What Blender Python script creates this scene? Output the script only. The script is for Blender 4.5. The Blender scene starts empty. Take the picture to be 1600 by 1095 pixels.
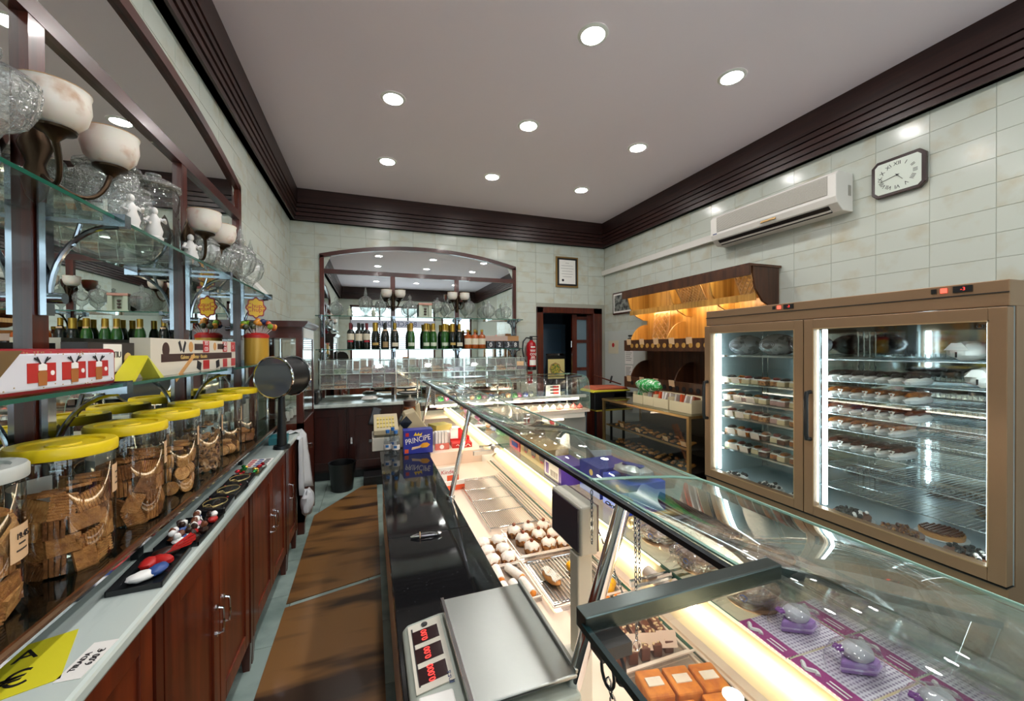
import bpy, math, random
from mathutils import Vector, Matrix, Euler
random.seed(7)
PI = math.pi
SC = bpy.context.scene
COL = SC.collection

# ---------------------------------------------------------------- camera
def make_camera():
    yaw, pitch, roll = 0.34584, -0.0072, -0.0055
    cy, sy, cp, sp = math.cos(yaw), math.sin(yaw), math.cos(pitch), math.sin(pitch)
    fw = Vector((sy*cp, cy*cp, sp)); rt = Vector((cy, -sy, 0)); up = rt.cross(fw)
    r2 = rt*math.cos(roll) + up*math.sin(roll); u2 = -rt*math.sin(roll) + up*math.cos(roll)
    cam = bpy.data.cameras.new('camera'); o = bpy.data.objects.new('camera', cam); COL.objects.link(o)
    m = Matrix((r2, u2, -fw)).transposed().to_4x4(); m.translation = Vector((0, 0, 1.55))
    o.matrix_world = m
    cam.sensor_width = 36; cam.lens = 615/1600*36; cam.clip_start = 0.02; cam.clip_end = 100
    SC.camera = o
make_camera()

# ---------------------------------------------------------------- world, daylight, exposure
w = bpy.data.worlds.new('world'); SC.world = w; w.use_nodes = True
w.node_tree.nodes['Background'].inputs[0].default_value = (0.80, 0.92, 1.0, 1)
w.node_tree.nodes['Background'].inputs[1].default_value = 2.4
def portal(loc, sx, sz):
    l = bpy.data.lights.new('window_portal', 'AREA'); l.shape = 'RECTANGLE'; l.size = sx; l.size_y = sz
    l.cycles.is_portal = True
    o = bpy.data.objects.new('window_portal', l); COL.objects.link(o)
    o.location = loc; o.rotation_euler = (PI/2, 0, 0)     # -Z of the lamp looks to +Y, into the shop
portal((0.75, -2.72, 1.75), 2.6, 2.3)
portal((2.85, -2.72, 1.35), 0.95, 2.3)
SC.view_settings.view_transform = 'Standard'; SC.view_settings.look = 'None'
SC.view_settings.exposure = 1.05; SC.view_settings.gamma = 1.0; SC.view_settings.use_curve_mapping = False
LAMP = 88.0          # ceiling downlights
TUBE = 8.5          # display case tubes
SC.cycles.max_bounces = 14; SC.cycles.diffuse_bounces = 4; SC.cycles.glossy_bounces = 6
SC.cycles.transmission_bounces = 12; SC.cycles.transparent_max_bounces = 40
SC.cycles.caustics_reflective = False; SC.cycles.caustics_refractive = False
SC.cycles.sample_clamp_indirect = 6.0

# ---------------------------------------------------------------- materials
MATS = {}
def lin(c):
    return tuple((x/12.92 if x <= 0.04045 else ((x+0.055)/1.055)**2.4) for x in c)
def hexc(h):
    return lin(tuple(int(h[i:i+2], 16)/255 for i in (0, 2, 4)))
def mat(name, col, rough=0.5, metal=0.0, spec=0.5, noise=None, bump=None, coat=0.0, alpha=None, trans=0.0, emit=None, sub=None):
    """noise=(scale xyz, colour2, low, high[, detail]); bump=(scale, strength)"""
    if name in MATS: return MATS[name]
    m = bpy.data.materials.new(name); MATS[name] = m; m.use_nodes = True
    nt = m.node_tree; b = nt.nodes['Principled BSDF']
    c = hexc(col) if isinstance(col, str) else col
    b.inputs['Base Color'].default_value = (*c, 1)
    b.inputs['Roughness'].default_value = rough; b.inputs['Metallic'].default_value = metal
    b.inputs['Specular IOR Level'].default_value = spec
    b.inputs['Coat Weight'].default_value = coat; b.inputs['Coat Roughness'].default_value = 0.08
    if trans: b.inputs['Transmission Weight'].default_value = trans
    if sub: b.inputs['Subsurface Weight'].default_value = sub
    if emit:
        ec = hexc(emit[0]) if isinstance(emit[0], str) else emit[0]
        b.inputs['Emission Color'].default_value = (*ec, 1); b.inputs['Emission Strength'].default_value = emit[1]
    tc = nt.nodes.new('ShaderNodeTexCoord')
    if noise:
        mp = nt.nodes.new('ShaderNodeMapping'); mp.inputs['Scale'].default_value = noise[0]
        nt.links.new(tc.outputs['Object'], mp.inputs['Vector'])
        oi = nt.nodes.new('ShaderNodeObjectInfo')
        ad = nt.nodes.new('ShaderNodeVectorMath'); ad.operation = 'ADD'
        cb = nt.nodes.new('ShaderNodeVectorMath'); cb.operation = 'SCALE'; cb.inputs['Scale'].default_value = 37.0
        cc = nt.nodes.new('ShaderNodeCombineXYZ')
        for k in range(3): nt.links.new(oi.outputs['Random'], cc.inputs[k])
        nt.links.new(cc.outputs[0], cb.inputs[0]); nt.links.new(mp.outputs[0], ad.inputs[0]); nt.links.new(cb.outputs[0], ad.inputs[1])
        nz = nt.nodes.new('ShaderNodeTexNoise'); nz.inputs['Scale'].default_value = 1.0
        nz.inputs['Detail'].default_value = noise[4] if len(noise) > 4 else 5.0
        nt.links.new(ad.outputs[0], nz.inputs['Vector'])
        rp = nt.nodes.new('ShaderNodeValToRGB')
        rp.color_ramp.elements[0].position = noise[2]; rp.color_ramp.elements[0].color = (*c, 1)
        c2 = hexc(noise[1]) if isinstance(noise[1], str) else noise[1]
        rp.color_ramp.elements[1].position = noise[3]; rp.color_ramp.elements[1].color = (*c2, 1)
        nt.links.new(nz.outputs['Fac'], rp.inputs[0]); nt.links.new(rp.outputs[0], b.inputs['Base Color'])
    if bump:
        n2 = nt.nodes.new('ShaderNodeTexNoise'); n2.inputs['Scale'].default_value = bump[0]; n2.inputs['Detail'].default_value = 4
        bp = nt.nodes.new('ShaderNodeBump'); bp.inputs['Strength'].default_value = bump[1]; bp.inputs['Distance'].default_value = 0.01
        nt.links.new(tc.outputs['Object'], n2.inputs['Vector']); nt.links.new(n2.outputs['Fac'], bp.inputs['Height'])
        nt.links.new(bp.outputs[0], b.inputs['Normal'])
    return m
def glass(name, tint=(0.95, 0.98, 0.97), f0=0.07, rough=0.0, boost=1.0, bump=None, edge=None, haze=0.0):
    """thin pane: what is behind shows through, the surface mirrors more at grazing angles"""
    if name in MATS: return MATS[name]
    m = bpy.data.materials.new(name); MATS[name] = m; m.use_nodes = True
    nt = m.node_tree; nt.nodes.clear()
    out = nt.nodes.new('ShaderNodeOutputMaterial'); mx = nt.nodes.new('ShaderNodeMixShader')
    tr = nt.nodes.new('ShaderNodeBsdfTransparent'); tr.inputs[0].default_value = (*tint, 1)
    gl = nt.nodes.new('ShaderNodeBsdfGlossy'); gl.inputs['Roughness'].default_value = rough
    lw = nt.nodes.new('ShaderNodeLayerWeight'); lw.inputs['Blend'].default_value = 0.5
    pw = nt.nodes.new('ShaderNodeMath'); pw.operation = 'POWER'; pw.inputs[1].default_value = 4.0
    ma = nt.nodes.new('ShaderNodeMath'); ma.operation = 'MULTIPLY_ADD'
    ma.inputs[1].default_value = (0.95-f0)*boost; ma.inputs[2].default_value = f0; ma.use_clamp = True
    nt.links.new(lw.outputs['Facing'], pw.inputs[0]); nt.links.new(pw.outputs[0], ma.inputs[0])
    nt.links.new(ma.outputs[0], mx.inputs[0]); nt.links.new(tr.outputs[0], mx.inputs[1]); nt.links.new(gl.outputs[0], mx.inputs[2])
    if edge:      # more glass to cross where it is seen edge-on
        ec = nt.nodes.new('ShaderNodeMix'); ec.data_type = 'RGBA'; ec.inputs[6].default_value = (*tint, 1); ec.inputs[7].default_value = (*edge, 1)
        p2 = nt.nodes.new('ShaderNodeMath'); p2.operation = 'POWER'; p2.inputs[1].default_value = 2.2
        nt.links.new(lw.outputs['Facing'], p2.inputs[0]); nt.links.new(p2.outputs[0], ec.inputs[0]); nt.links.new(ec.outputs[2], tr.inputs[0])
    if haze:
        df = nt.nodes.new('ShaderNodeBsdfDiffuse'); df.inputs[0].default_value = (.85, .87, .86, 1)
        m2 = nt.nodes.new('ShaderNodeMixShader'); m2.inputs[0].default_value = haze
        nt.links.new(mx.outputs[0], m2.inputs[1]); nt.links.new(df.outputs[0], m2.inputs[2]); nt.links.new(m2.outputs[0], out.inputs[0])
    else: nt.links.new(mx.outputs[0], out.inputs[0])
    if bump:
        tc = nt.nodes.new('ShaderNodeTexCoord')
        n2 = nt.nodes.new('ShaderNodeTexNoise'); n2.inputs['Scale'].default_value = bump[0]; n2.inputs['Detail'].default_value = 2
        bp = nt.nodes.new('ShaderNodeBump'); bp.inputs['Strength'].default_value = bump[1]; bp.inputs['Distance'].default_value = 0.02
        nt.links.new(tc.outputs['Object'], n2.inputs['Vector']); nt.links.new(n2.outputs['Fac'], bp.inputs['Height'])
        nt.links.new(bp.outputs[0], gl.inputs['Normal']); nt.links.new(bp.outputs[0], lw.inputs['Normal'])
    return m
def lamp(name, col, strength):
    if name in MATS: return MATS[name]
    m = bpy.data.materials.new(name); MATS[name] = m; m.use_nodes = True
    nt = m.node_tree; nt.nodes.clear()
    out = nt.nodes.new('ShaderNodeOutputMaterial'); e = nt.nodes.new('ShaderNodeEmission')
    e.inputs[0].default_value = (*col, 1); e.inputs[1].default_value = strength
    nt.links.new(e.outputs[0], out.inputs[0]); return m

mahog = mat('mahogany', '4a1c12', 0.32, noise=((3, 30, 3), '2a0d09', 0.35, 0.7), coat=0.3)
mahog_v = mat('mahogany_upright', '5a2110', 0.30, noise=((26, 26, 2), '330f08', 0.35, 0.7), coat=0.3)
cab_wood = mat('cabinet_wood', '7c3214', 0.34, noise=((20, 20, 1.6), '45160a', 0.3, 0.72), coat=0.3)
cornice_w = mat('cornice_wood', '3c211c', 0.38, noise=((2, 2, 40), '24110f', 0.35, 0.7))
groove = mat('groove_black', '0a0708', 0.8)
gold_wood = mat('bread_rack_wood', 'c99a4e', 0.42, noise=((24, 24, 1.2), 'a3742f', 0.35, 0.65))
dark_rack = mat('bread_rack_dark_wood', '53301a', 0.45, noise=((20, 20, 1.4), '351c0f', 0.35, 0.65))
rattan = mat('rattan_lattice', 'c79a62', 0.6)
ceil_m = mat('ceiling_paint', 'f0e2ec', 0.8)
tile_m = mat('cream_wall_tile', 'c2c8be', 0.17, spec=0.3, noise=((5, 5, 5), 'b5ad92', 0.52, 0.8))
grout_m = mat('wall_grout', '9fa093', 0.8)
floor_m = mat('floor_marble', '9fb3ac', 0.25, noise=((4, 4, 4), '6f857f', 0.45, 0.75, 8))
floor_grout = mat('floor_grout', '4d5552', 0.8)
marble_m = mat('counter_marble', 'c3cfca', 0.18, noise=((9, 1.6, 4), '8d9b98', 0.48, 0.75, 8))
marble_edge = marble_m
granite = mat('black_granite', '131416', 0.05, noise=((140, 140, 140), '3a3d42', 0.66, 0.78, 2))
chrome = mat('chrome', 'dfe2e6', 0.09, 1.0)
bracket_m = mat('bracket_chrome', '8d959e', 0.14, 1.0)
steel = mat('brushed_steel', '989b97', 0.30, 1.0, bump=(60, 0.03))
darkmetal = mat('dark_metal', '22262a', 0.35, 0.6)
bronze = mat('dark_bronze', '3a2c1e', 0.35, 0.85)
brass = mat('brass_frame', 'a8895a', 0.3, 0.8)
white_m = mat('white_enamel', 'e6e4de', 0.35)
cream = mat('cream_plastic', 'd9cda9', 0.45)
beige = mat('beige_metal', 'e2cdbb', 0.35)
black = mat('black_plastic', '101113', 0.35)
red = mat('red_print', 'b8211f', 0.4)
paper = mat('white_paper', 'e9e7e2', 0.6)
tag_m = mat('price_tag_paper', 'd8b48c', 0.6)
pane = glass('clear_pane', (0.97, 0.99, 0.98), 0.06)
shelf_g = glass('green_shelf_glass', (0.86, 0.95, 0.91), 0.07)
edge_g = mat('glass_edge_green', '1f5a48', 0.1, spec=0.8)
edge_l = mat('glass_edge_pale', '7fa597', 0.15, spec=0.8)
mirror_m = mat('mirror_silver', (0.80, 0.84, 0.82), 0.0, 1.0)
jar_g = glass('jar_glass', (0.95, 0.97, 0.96), 0.06, boost=0.8, edge=(.45, .50, .48))
cut_g = glass('cut_glass', (0.93, 0.96, 0.95), 0.17, rough=0.02, boost=0.9, bump=(60, 0.8), edge=(.22, .27, .26), haze=0.09)
bag_g = glass('cellophane', (0.93, 0.92, 0.93), 0.16, rough=0.10, boost=0.9, bump=(40, 1.0), haze=0.06)
acryl = glass('acrylic_bin', (0.90, 0.92, 0.91), 0.13, rough=0.04, boost=0.8, haze=0.10)

# ---------------------------------------------------------------- mesh builder
class MB:
    def __init__(s): s.v = []; s.f = []; s.mi = []
    def add(s, vs, fs, mi=0):
        o = len(s.v); s.v += [tuple(x) for x in vs]; s.f += [tuple(i+o for i in f) for f in fs]; s.mi += [mi]*len(fs); return s
    def box(s, x0, x1, y0, y1, z0, z1, mi=0):
        vs = [(x0,y0,z0),(x1,y0,z0),(x1,y1,z0),(x0,y1,z0),(x0,y0,z1),(x1,y0,z1),(x1,y1,z1),(x0,y1,z1)]
        return s.add(vs, [(0,3,2,1),(4,5,6,7),(0,1,5,4),(1,2,6,5),(2,3,7,6),(3,0,4,7)], mi)
    def obox(s, c, d, rot=(0,0,0), mi=0):
        e = Euler(rot).to_matrix(); c = Vector(c)
        vs = [c + e @ Vector((sx*d[0]/2, sy*d[1]/2, sz*d[2]/2)) for sz in (-1,1) for sx, sy in ((-1,-1),(1,-1),(1,1),(-1,1))]
        return s.add(vs, [(0,3,2,1),(4,5,6,7),(0,1,5,4),(1,2,6,5),(2,3,7,6),(3,0,4,7)], mi)
    def bar(s, p0, p1, wd, ht, mi=0):
        p0, p1 = Vector(p0), Vector(p1); d = (p1-p0); t = d.normalized()
        up = Vector((0,0,1)) if abs(t.z) < 0.95 else Vector((0,1,0))
        a = t.cross(up).normalized()*wd/2; b = a.cross(t).normalized()*ht/2
        vs = [p0-a-b, p0+a-b, p0+a+b, p0-a+b, p1-a-b, p1+a-b, p1+a+b, p1-a+b]
        return s.add(vs, [(0,3,2,1),(4,5,6,7),(0,1,5,4),(1,2,6,5),(2,3,7,6),(3,0,4,7)], mi)
    def cyl(s, p0, p1, r0, r1=None, n=12, mi=0, caps=True):
        if r1 is None: r1 = r0
        p0, p1 = Vector(p0), Vector(p1); t = (p1-p0).normalized()
        up = Vector((0,0,1)) if abs(t.z) < 0.95 else Vector((1,0,0))
        a = t.cross(up).normalized(); b = a.cross(t).normalized()
        vs = []
        for p, r in ((p0, r0), (p1, r1)):
            vs += [p + (a*math.cos(2*PI*k/n) + b*math.sin(2*PI*k/n))*r for k in range(n)]
        fs = [(k, (k+1) % n, n+(k+1) % n, n+k) for k in range(n)]
        if caps: fs += [tuple(range(n-1, -1, -1)), tuple(range(n, 2*n))]
        return s.add(vs, fs, mi)
    def lathe(s, prof, n=24, c=(0,0,0), flute=None, mi=0, a0=0.0, a1=2*PI):
        full = abs(a1-a0-2*PI) < 1e-6; m = n if full else n+1; vs = []
        for r, z in prof:
            for k in range(m):
                a = a0+(a1-a0)*k/n; q = r*(1+(flute[1]*math.cos(flute[0]*a) if flute else 0))
                vs.append((c[0]+q*math.cos(a), c[1]+q*math.sin(a), c[2]+z))
        fs = []
        for j in range(len(prof)-1):
            for k in range(n):
                k2 = (k+1) % m
                fs.append((j*m+k, j*m+k2, (j+1)*m+k2, (j+1)*m+k))
        return s.add(vs, fs, mi)
    def tube(s, pts, r, n=8, closed=False, mi=0):
        P = [Vector(p) for p in pts]; N = len(P); vs = []; rr = r if isinstance(r, (list, tuple)) else [r]*N
        ref = None
        for i in range(N):
            if closed: t = (P[(i+1) % N]-P[i-1]).normalized()
            else: t = (P[min(i+1, N-1)]-P[max(i-1, 0)]).normalized()
            if ref is None: ref = Vector((0,0,1)) if abs(t.z) < 0.9 else Vector((1,0,0))
            a = t.cross(ref).normalized(); b = a.cross(t).normalized(); ref = b
            vs += [P[i] + (a*math.cos(2*PI*k/n)+b*math.sin(2*PI*k/n))*rr[i] for k in range(n)]
        fs = []
        for i in range(N if closed else N-1):
            j = (i+1) % N
            fs += [(i*n+k, i*n+(k+1) % n, j*n+(k+1) % n, j*n+k) for k in range(n)]
        if not closed: fs += [tuple(range(n-1, -1, -1)), tuple((N-1)*n+k for k in range(n))]
        return s.add(vs, fs, mi)
    def prism(s, poly, pl, a0, a1, mi=0):
        def P(u, v, a): return {'xy': (u, v, a), 'xz': (u, a, v), 'yz': (a, u, v)}[pl]
        n = len(poly); vs = [P(u, v, a0) for u, v in poly]+[P(u, v, a1) for u, v in poly]
        fs = [(k, (k+1) % n, n+(k+1) % n, n+k) for k in range(n)]+[tuple(range(n-1, -1, -1)), tuple(range(n, 2*n))]
        return s.add(vs, fs, mi)
    def ribbon(s, prof, pl, a0, a1, mi=0, th=0.0):
        """open profile swept straight from a0 to a1"""
        def P(u, v, a): return {'xy': (u, v, a), 'xz': (u, a, v), 'yz': (a, u, v)}[pl]
        n = len(prof); vs = [P(u, v, a0) for u, v in prof]+[P(u, v, a1) for u, v in prof]
        return s.add(vs, [(k, k+1, n+k+1, n+k) for k in range(n-1)], mi)
    def quad(s, a, b, c, d, mi=0): return s.add([a, b, c, d], [(0, 1, 2, 3)], mi)
    def blob(s, c, r, amp=0.0, seed=0, n=10, m=7, mi=0):
        rnd = random.Random(seed); vs = [(c[0], c[1], c[2]-r[2])]
        for j in range(1, m):
            th = PI*j/m
            for k in range(n):
                a = 2*PI*k/n; q = 1+rnd.uniform(-amp, amp)
                vs.append((c[0]+r[0]*q*math.sin(th)*math.cos(a), c[1]+r[1]*q*math.sin(th)*math.sin(a), c[2]-r[2]*q*math.cos(th)))
        vs.append((c[0], c[1], c[2]+r[2])); L = len(vs)-1
        fs = [(0, 1+(k+1) % n, 1+k) for k in range(n)]
        for j in range(m-2):
            fs += [(1+j*n+k, 1+j*n+(k+1) % n, 1+(j+1)*n+(k+1) % n, 1+(j+1)*n+k) for k in range(n)]
        fs += [(1+(m-2)*n+k, 1+(m-2)*n+(k+1) % n, L) for k in range(n)]
        return s.add(vs, fs, mi)
    def mesh(s, name, mats, smooth=True):
        me = bpy.data.meshes.new(name); me.from_pydata(s.v, [], s.f)
        for m_ in (mats if isinstance(mats, (list, tuple)) else [mats]): me.materials.append(m_)
        me.polygons.foreach_set('material_index', s.mi)
        if smooth:
            me.polygons.foreach_set('use_smooth', [True]*len(s.f))
            me.set_sharp_from_angle(angle=math.radians(40))
        me.update(); return me
    def build(s, name, mats, parent=None, loc=(0,0,0), rot=(0,0,0), smooth=True, bevel=0.0):
        return inst(name, s.mesh(name, mats, smooth), parent, loc, rot, bevel=bevel)
def inst(name, me, parent=None, loc=(0,0,0), rot=(0,0,0), scale=(1,1,1), bevel=0.0):
    o = bpy.data.objects.new(name, me); COL.objects.link(o)
    o.location = loc; o.rotation_euler = rot; o.scale = scale
    if parent: o.parent = parent
    if bevel:
        b = o.modifiers.new('bevel', 'BEVEL'); b.width = bevel; b.segments = 2; b.limit_method = 'ANGLE'
    return o
def tag(o, label, cat, group=None, kind=None):
    o['label'] = label; o['category'] = cat
    if group: o['group'] = group
    if kind: o['kind'] = kind
    return o
def thing(name, label, cat, loc=(0,0,0), rotz=0.0, group=None):
    o = bpy.data.objects.new(name, None); COL.objects.link(o); o.empty_display_size = 0.05
    o.location = loc; o.rotation_euler = (0, 0, rotz); return tag(o, label, cat, group)
def struct(o, label=None):
    o['kind'] = 'structure'
    if label: o['label'] = label
    return o
def copy_tree(o, parent=None, mats=None):
    c = o.copy(); COL.objects.link(c); c.parent = parent
    for ch in o.children: copy_tree(ch, c)
    return c
def text(body, size, m, parent, loc, rot, name='lettering', ext=0.0006, align='CENTER', sx=1.0):
    cu = bpy.data.curves.new(name, 'FONT'); cu.body = body; cu.size = size; cu.extrude = ext
    cu.align_x = align; cu.align_y = 'CENTER'; cu.resolution_u = 3; cu.materials.append(m)
    tmp = bpy.data.objects.new('tmp', cu)
    me = bpy.data.meshes.new_from_object(tmp); bpy.data.objects.remove(tmp); bpy.data.curves.remove(cu)
    if not me.materials: me.materials.append(m)
    return inst(name, me, parent, loc, rot, (sx, 1, 1))
FRONT = (PI/2, 0, 0); TO_PX = (PI/2, 0, PI/2); TO_NX = (PI/2, 0, -PI/2)   # lettering that faces -Y, +X, -X
ORD = ['first', 'second', 'third', 'fourth', 'fifth', 'sixth', 'seventh', 'eighth', 'ninth', 'tenth', 'eleventh', 'twelfth',
       'thirteenth', 'fourteenth', 'fifteenth', 'sixteenth', 'seventeenth', 'eighteenth', 'nineteenth', 'twentieth']
def B(): return MB()
# ================================================================ the room
XL, XR, YB, YF, HC = -0.92, 3.574, 5.5, -2.6, 3.51
fl = struct(B().box(XL-.1, XR+.1, YF-.1, YB, -.1, -.004).build('floor', floor_grout, smooth=False), 'pale green marble tile floor')
tm = B().box(-.2235, .2235, -.2235, .2235, -.003, .0).mesh('floor_tile', floor_m, False)
for i in range(10):
    for j in range(18):
        x, y = XL+.225+.45*i, YB-.225-.45*j
        if x+.22 < XR and y-.22 > YF: inst('tile', tm, fl, (x, y, 0))
struct(B().box(XL-.1, XR+.1, YF-.1, YB+.1, HC, HC+.1).build('ceiling', ceil_m, smooth=False), 'plain pinkish white ceiling')
wl = struct(B().box(XL-.1, XL, YF-.1, YB+.1, 0, HC).build('wall_left', grout_m, smooth=False))
wr = struct(B().box(XR, XR+.1, YF-.1, YB+.1, 0, HC).build('wall_right', grout_m, smooth=False))
DX0, DX1, DZ = 2.44, 3.40, 2.09
wb = B().box(XL-.1, DX0-.06, YB, YB+.1, 0, HC).box(DX1+.06, XR+.1, YB, YB+.1, 0, HC).box(DX0-.06, DX1+.06, YB, YB+.1, DZ+.05, HC)
wb = struct(wb.build('wall_back', grout_m, smooth=False))
# front wall behind the camera: large shop window, glazed street door
wf = B().box(XL-.1, -.6, YF-.1, YF, 0, HC).box(2.1, 2.32, YF-.1, YF, 0, HC).box(3.38, XR+.1, YF-.1, YF, 0, HC)
wf.box(-.6, 2.1, YF-.1, YF, 0, .55).box(-.6, 2.1, YF-.1, YF, 2.95, HC).box(2.32, 3.38, YF-.1, YF, 2.55, HC)
struct(wf.build('wall_front', tile_m, smooth=False))
def win(name, x0, x1, z0, z1, nx, zbar):
    o = struct(B().box(x0, x1, YF-.06, YF-.05, z0, z1).build(name, pane, smooth=False))
    f = B().box(x0, x0+.06, YF-.09, YF-.02, z0, z1).box(x1-.06, x1, YF-.09, YF-.02, z0, z1).box(x0, x1, YF-.09, YF-.02, z0, z0+.07).box(x0, x1, YF-.09, YF-.02, z1-.07, z1).box(x0, x1, YF-.09, YF-.02, zbar, zbar+.05)
    for k in range(1, nx):
        x = x0+(x1-x0)*k/nx; f.box(x-.025, x+.025, YF-.09, YF-.02, z0, z1)
    f.build('window_frame', mahog, o, smooth=False)
    return o
win('window_1', -.6, 2.1, .55, 2.95, 3, 2.25)
win('door_1', 2.32, 3.38, 0, 2.55, 2, 2.05)
# tiles: 30 x 15.2 cm, laid on the three walls in view
TW, TH = .302, .152
tmesh = B().add([(-TW/2+.0007, 0, -TH/2+.0007), (TW/2-.0007, 0, -TH/2+.0007), (TW/2-.0007, 0, TH/2-.0007), (-TW/2+.0007, 0, TH/2-.0007),
                 (-TW/2+.0022, -.003, -TH/2+.0022), (TW/2-.0022, -.003, -TH/2+.0022), (TW/2-.0022, -.003, TH/2-.0022), (-TW/2+.0022, -.003, TH/2-.0022)],
                [(4,5,6,7), (0,1,5,4), (1,2,6,5), (2,3,7,6), (3,0,4,7)]).mesh('wall_tile', tile_m, False)
def tiles(wall, origin, rz, us, zs, skip):
    for u in us:
        for z in zs:
            if skip(u, z): continue
            x, y = origin(u); inst('tile', tmesh, wall, (x, y, z), (0, 0, rz))
zrow = [3.141-.076-TH*k for k in range(20)]
ub = [XL+.271-TW/2+TW*k for k in range(15)]
def skip_back(u, z):
    if -.40 < u < 1.80 and z < 2.70: return True
    if z < 0.9: return True
    if u > 2.40 and z < DZ+.1: return True
    return False
tiles(wb, lambda u: (u, YB), 0, ub, zrow, skip_back)
ul = [YB-.02-TW/2-TW*k for k in range(13)]
tiles(wl, lambda u: (XL, u), PI/2, ul, zrow, lambda u, z: z < .9 or (u < 3.28 and z < 2.66) or (3.6 < u < 4.3 and z < 1.7))
ur = [YB-.02-TW/2-TW*k for k in range(19)]
tiles(wr, lambda u: (XR, u), -PI/2, ur, zrow, lambda u, z: z < .2 or (.95 < u < 2.9 and z < 1.75) or (2.8 < u and z < 1.8))
# plain plaster fills the places of wall not tiled out of sight
# cornice
def cornice(name, label, L, loc, rz):
    o = struct(B().box(0, L, -.10, 0, 3.335, HC).build(name, cornice_w, None, loc, (0, 0, rz), smooth=False), label)
    B().box(0, L, -.05, 0, 3.135, 3.335).build('groove_board', groove, o, smooth=False)
    for k in range(4):
        z = 3.135+.05*k; p = .066+.009*k
        B().box(0, L, -p, 0, z, z+.041).build('slat', cornice_w, o, smooth=False)
cornice('trim_1', 'dark stepped wooden cornice along the left wall', YB-YF, (XL, YF, 0), PI/2)
cornice('trim_2', 'dark stepped wooden cornice along the back wall', XR-XL, (XL, YB, 0), 0)
cornice('trim_3', 'dark stepped wooden cornice along the right wall', YB-YF, (XR, YB, 0), -PI/2)

cornice('trim_4', 'dark stepped wooden cornice above the street window', XR-XL, (XR, YF, 0), PI)
# what the mirrors show of the shop front behind the camera
t = thing('window_banner', 'white banner lettered BARCELONA across the street window', 'banner', (0, YF+.03, 0))
c = B().box(-.58, 2.08, -.004, 0, 2.22, 2.47).build('banner', mat('banner_white', 'c9c9da', .6), t, smooth=False)
text('BARCELONA', .22, mat('banner_ink', '2f3f6a', .5), c, (.85, .002, 2.345), (PI/2, 0, PI))
t = thing('window_blind', 'white slatted blind hanging in the street window', 'blind', (0, YF+.04, 0))
for k in range(9): B().obox((.35, 0, 1.58+.065*k), (1.7, .05, .004), (.5, 0, 0)).build('slat', mat('blind_white', 'd6d6dc', .5), t, smooth=False)
t = thing('front_counter', 'wooden counter with goods below the street window', 'counter', (0, YF+.05, 0))
B().box(-.6, 2.1, 0, .4, 0, .85).build('body', cab_wood, t, smooth=False); B().box(-.6, 2.1, .0, .42, .85, .88).build('top', marble_m, t, smooth=False)
rdm = random.Random(12); fcols = ['b87a44', 'd8b48c', 'a8482e', '8a6a3a', 'c9c2b0', '3a4f7a', 'b0903a']
for k in range(12):
    h = rdm.uniform(.12, .45); x = -.5+.215*k
    tag(B().box(x, x+.17, .06, .26, .8805, .8805+h).build('window_carton', mat('front_goods_%d' % (k % 7), fcols[k % 7], .5), None, (0, YF+.05, 0), smooth=False, bevel=.004), 'carton on the counter under the street window, %s from the left wall' % ORD[k], 'carton', 'cartons under the street window')
# back room behind the door
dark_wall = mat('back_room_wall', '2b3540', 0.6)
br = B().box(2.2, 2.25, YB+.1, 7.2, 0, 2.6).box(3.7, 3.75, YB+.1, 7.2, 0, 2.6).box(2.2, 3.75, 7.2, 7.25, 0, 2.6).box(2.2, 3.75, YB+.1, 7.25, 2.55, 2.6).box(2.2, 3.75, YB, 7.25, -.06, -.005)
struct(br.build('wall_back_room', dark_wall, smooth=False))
d = B().box(DX0-.06, DX0+.04, YB-.03, YB+.12, 0, DZ+.08).box(DX1-.04, XR-.06, YB-.03, YB+.12, 0, DZ+.08).box(DX0-.06, XR-.06, YB-.03, YB+.12, DZ-.01, DZ+.08)
d = struct(d.build('door_2', mahog_v, smooth=False, bevel=.004), 'dark wooden door frame to the back room')
leaf = B().box(3.02, 3.10, YB+.05, YB+.09, .02, DZ-.02).box(3.28, 3.36, YB+.05, YB+.09, .02, DZ-.02)
for z in (.02, .75, 1.18, 1.62, DZ-.1): leaf.box(3.10, 3.28, YB+.05, YB+.09, z, z+.05)
leaf = leaf.build('door_leaf', mahog_v, d, smooth=False)
frost = mat('frosted_pane', '5f7480', 0.35)
for z0, z1 in ((.07, .75), (.80, 1.18), (1.23, 1.62), (1.67, DZ-.1)):
    B().box(3.10, 3.28, YB+.065, YB+.072, z0, z1).build('pane', frost, leaf, smooth=False)
for z in (.9, 1.55): B().cyl((3.0, YB+.05, z), (3.0, YB+.05, z+.1), .012).build('hinge', chrome, d)
# blue steel door further back in that room
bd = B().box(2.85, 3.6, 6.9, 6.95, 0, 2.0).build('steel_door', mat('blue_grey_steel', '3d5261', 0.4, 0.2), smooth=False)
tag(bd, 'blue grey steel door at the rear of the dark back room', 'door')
B().box(2.92, 3.5, 6.885, 6.9, 1.15, 1.9).build('pane', mat('dusky_pane', '51687a', 0.2), bd, smooth=False)

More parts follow.
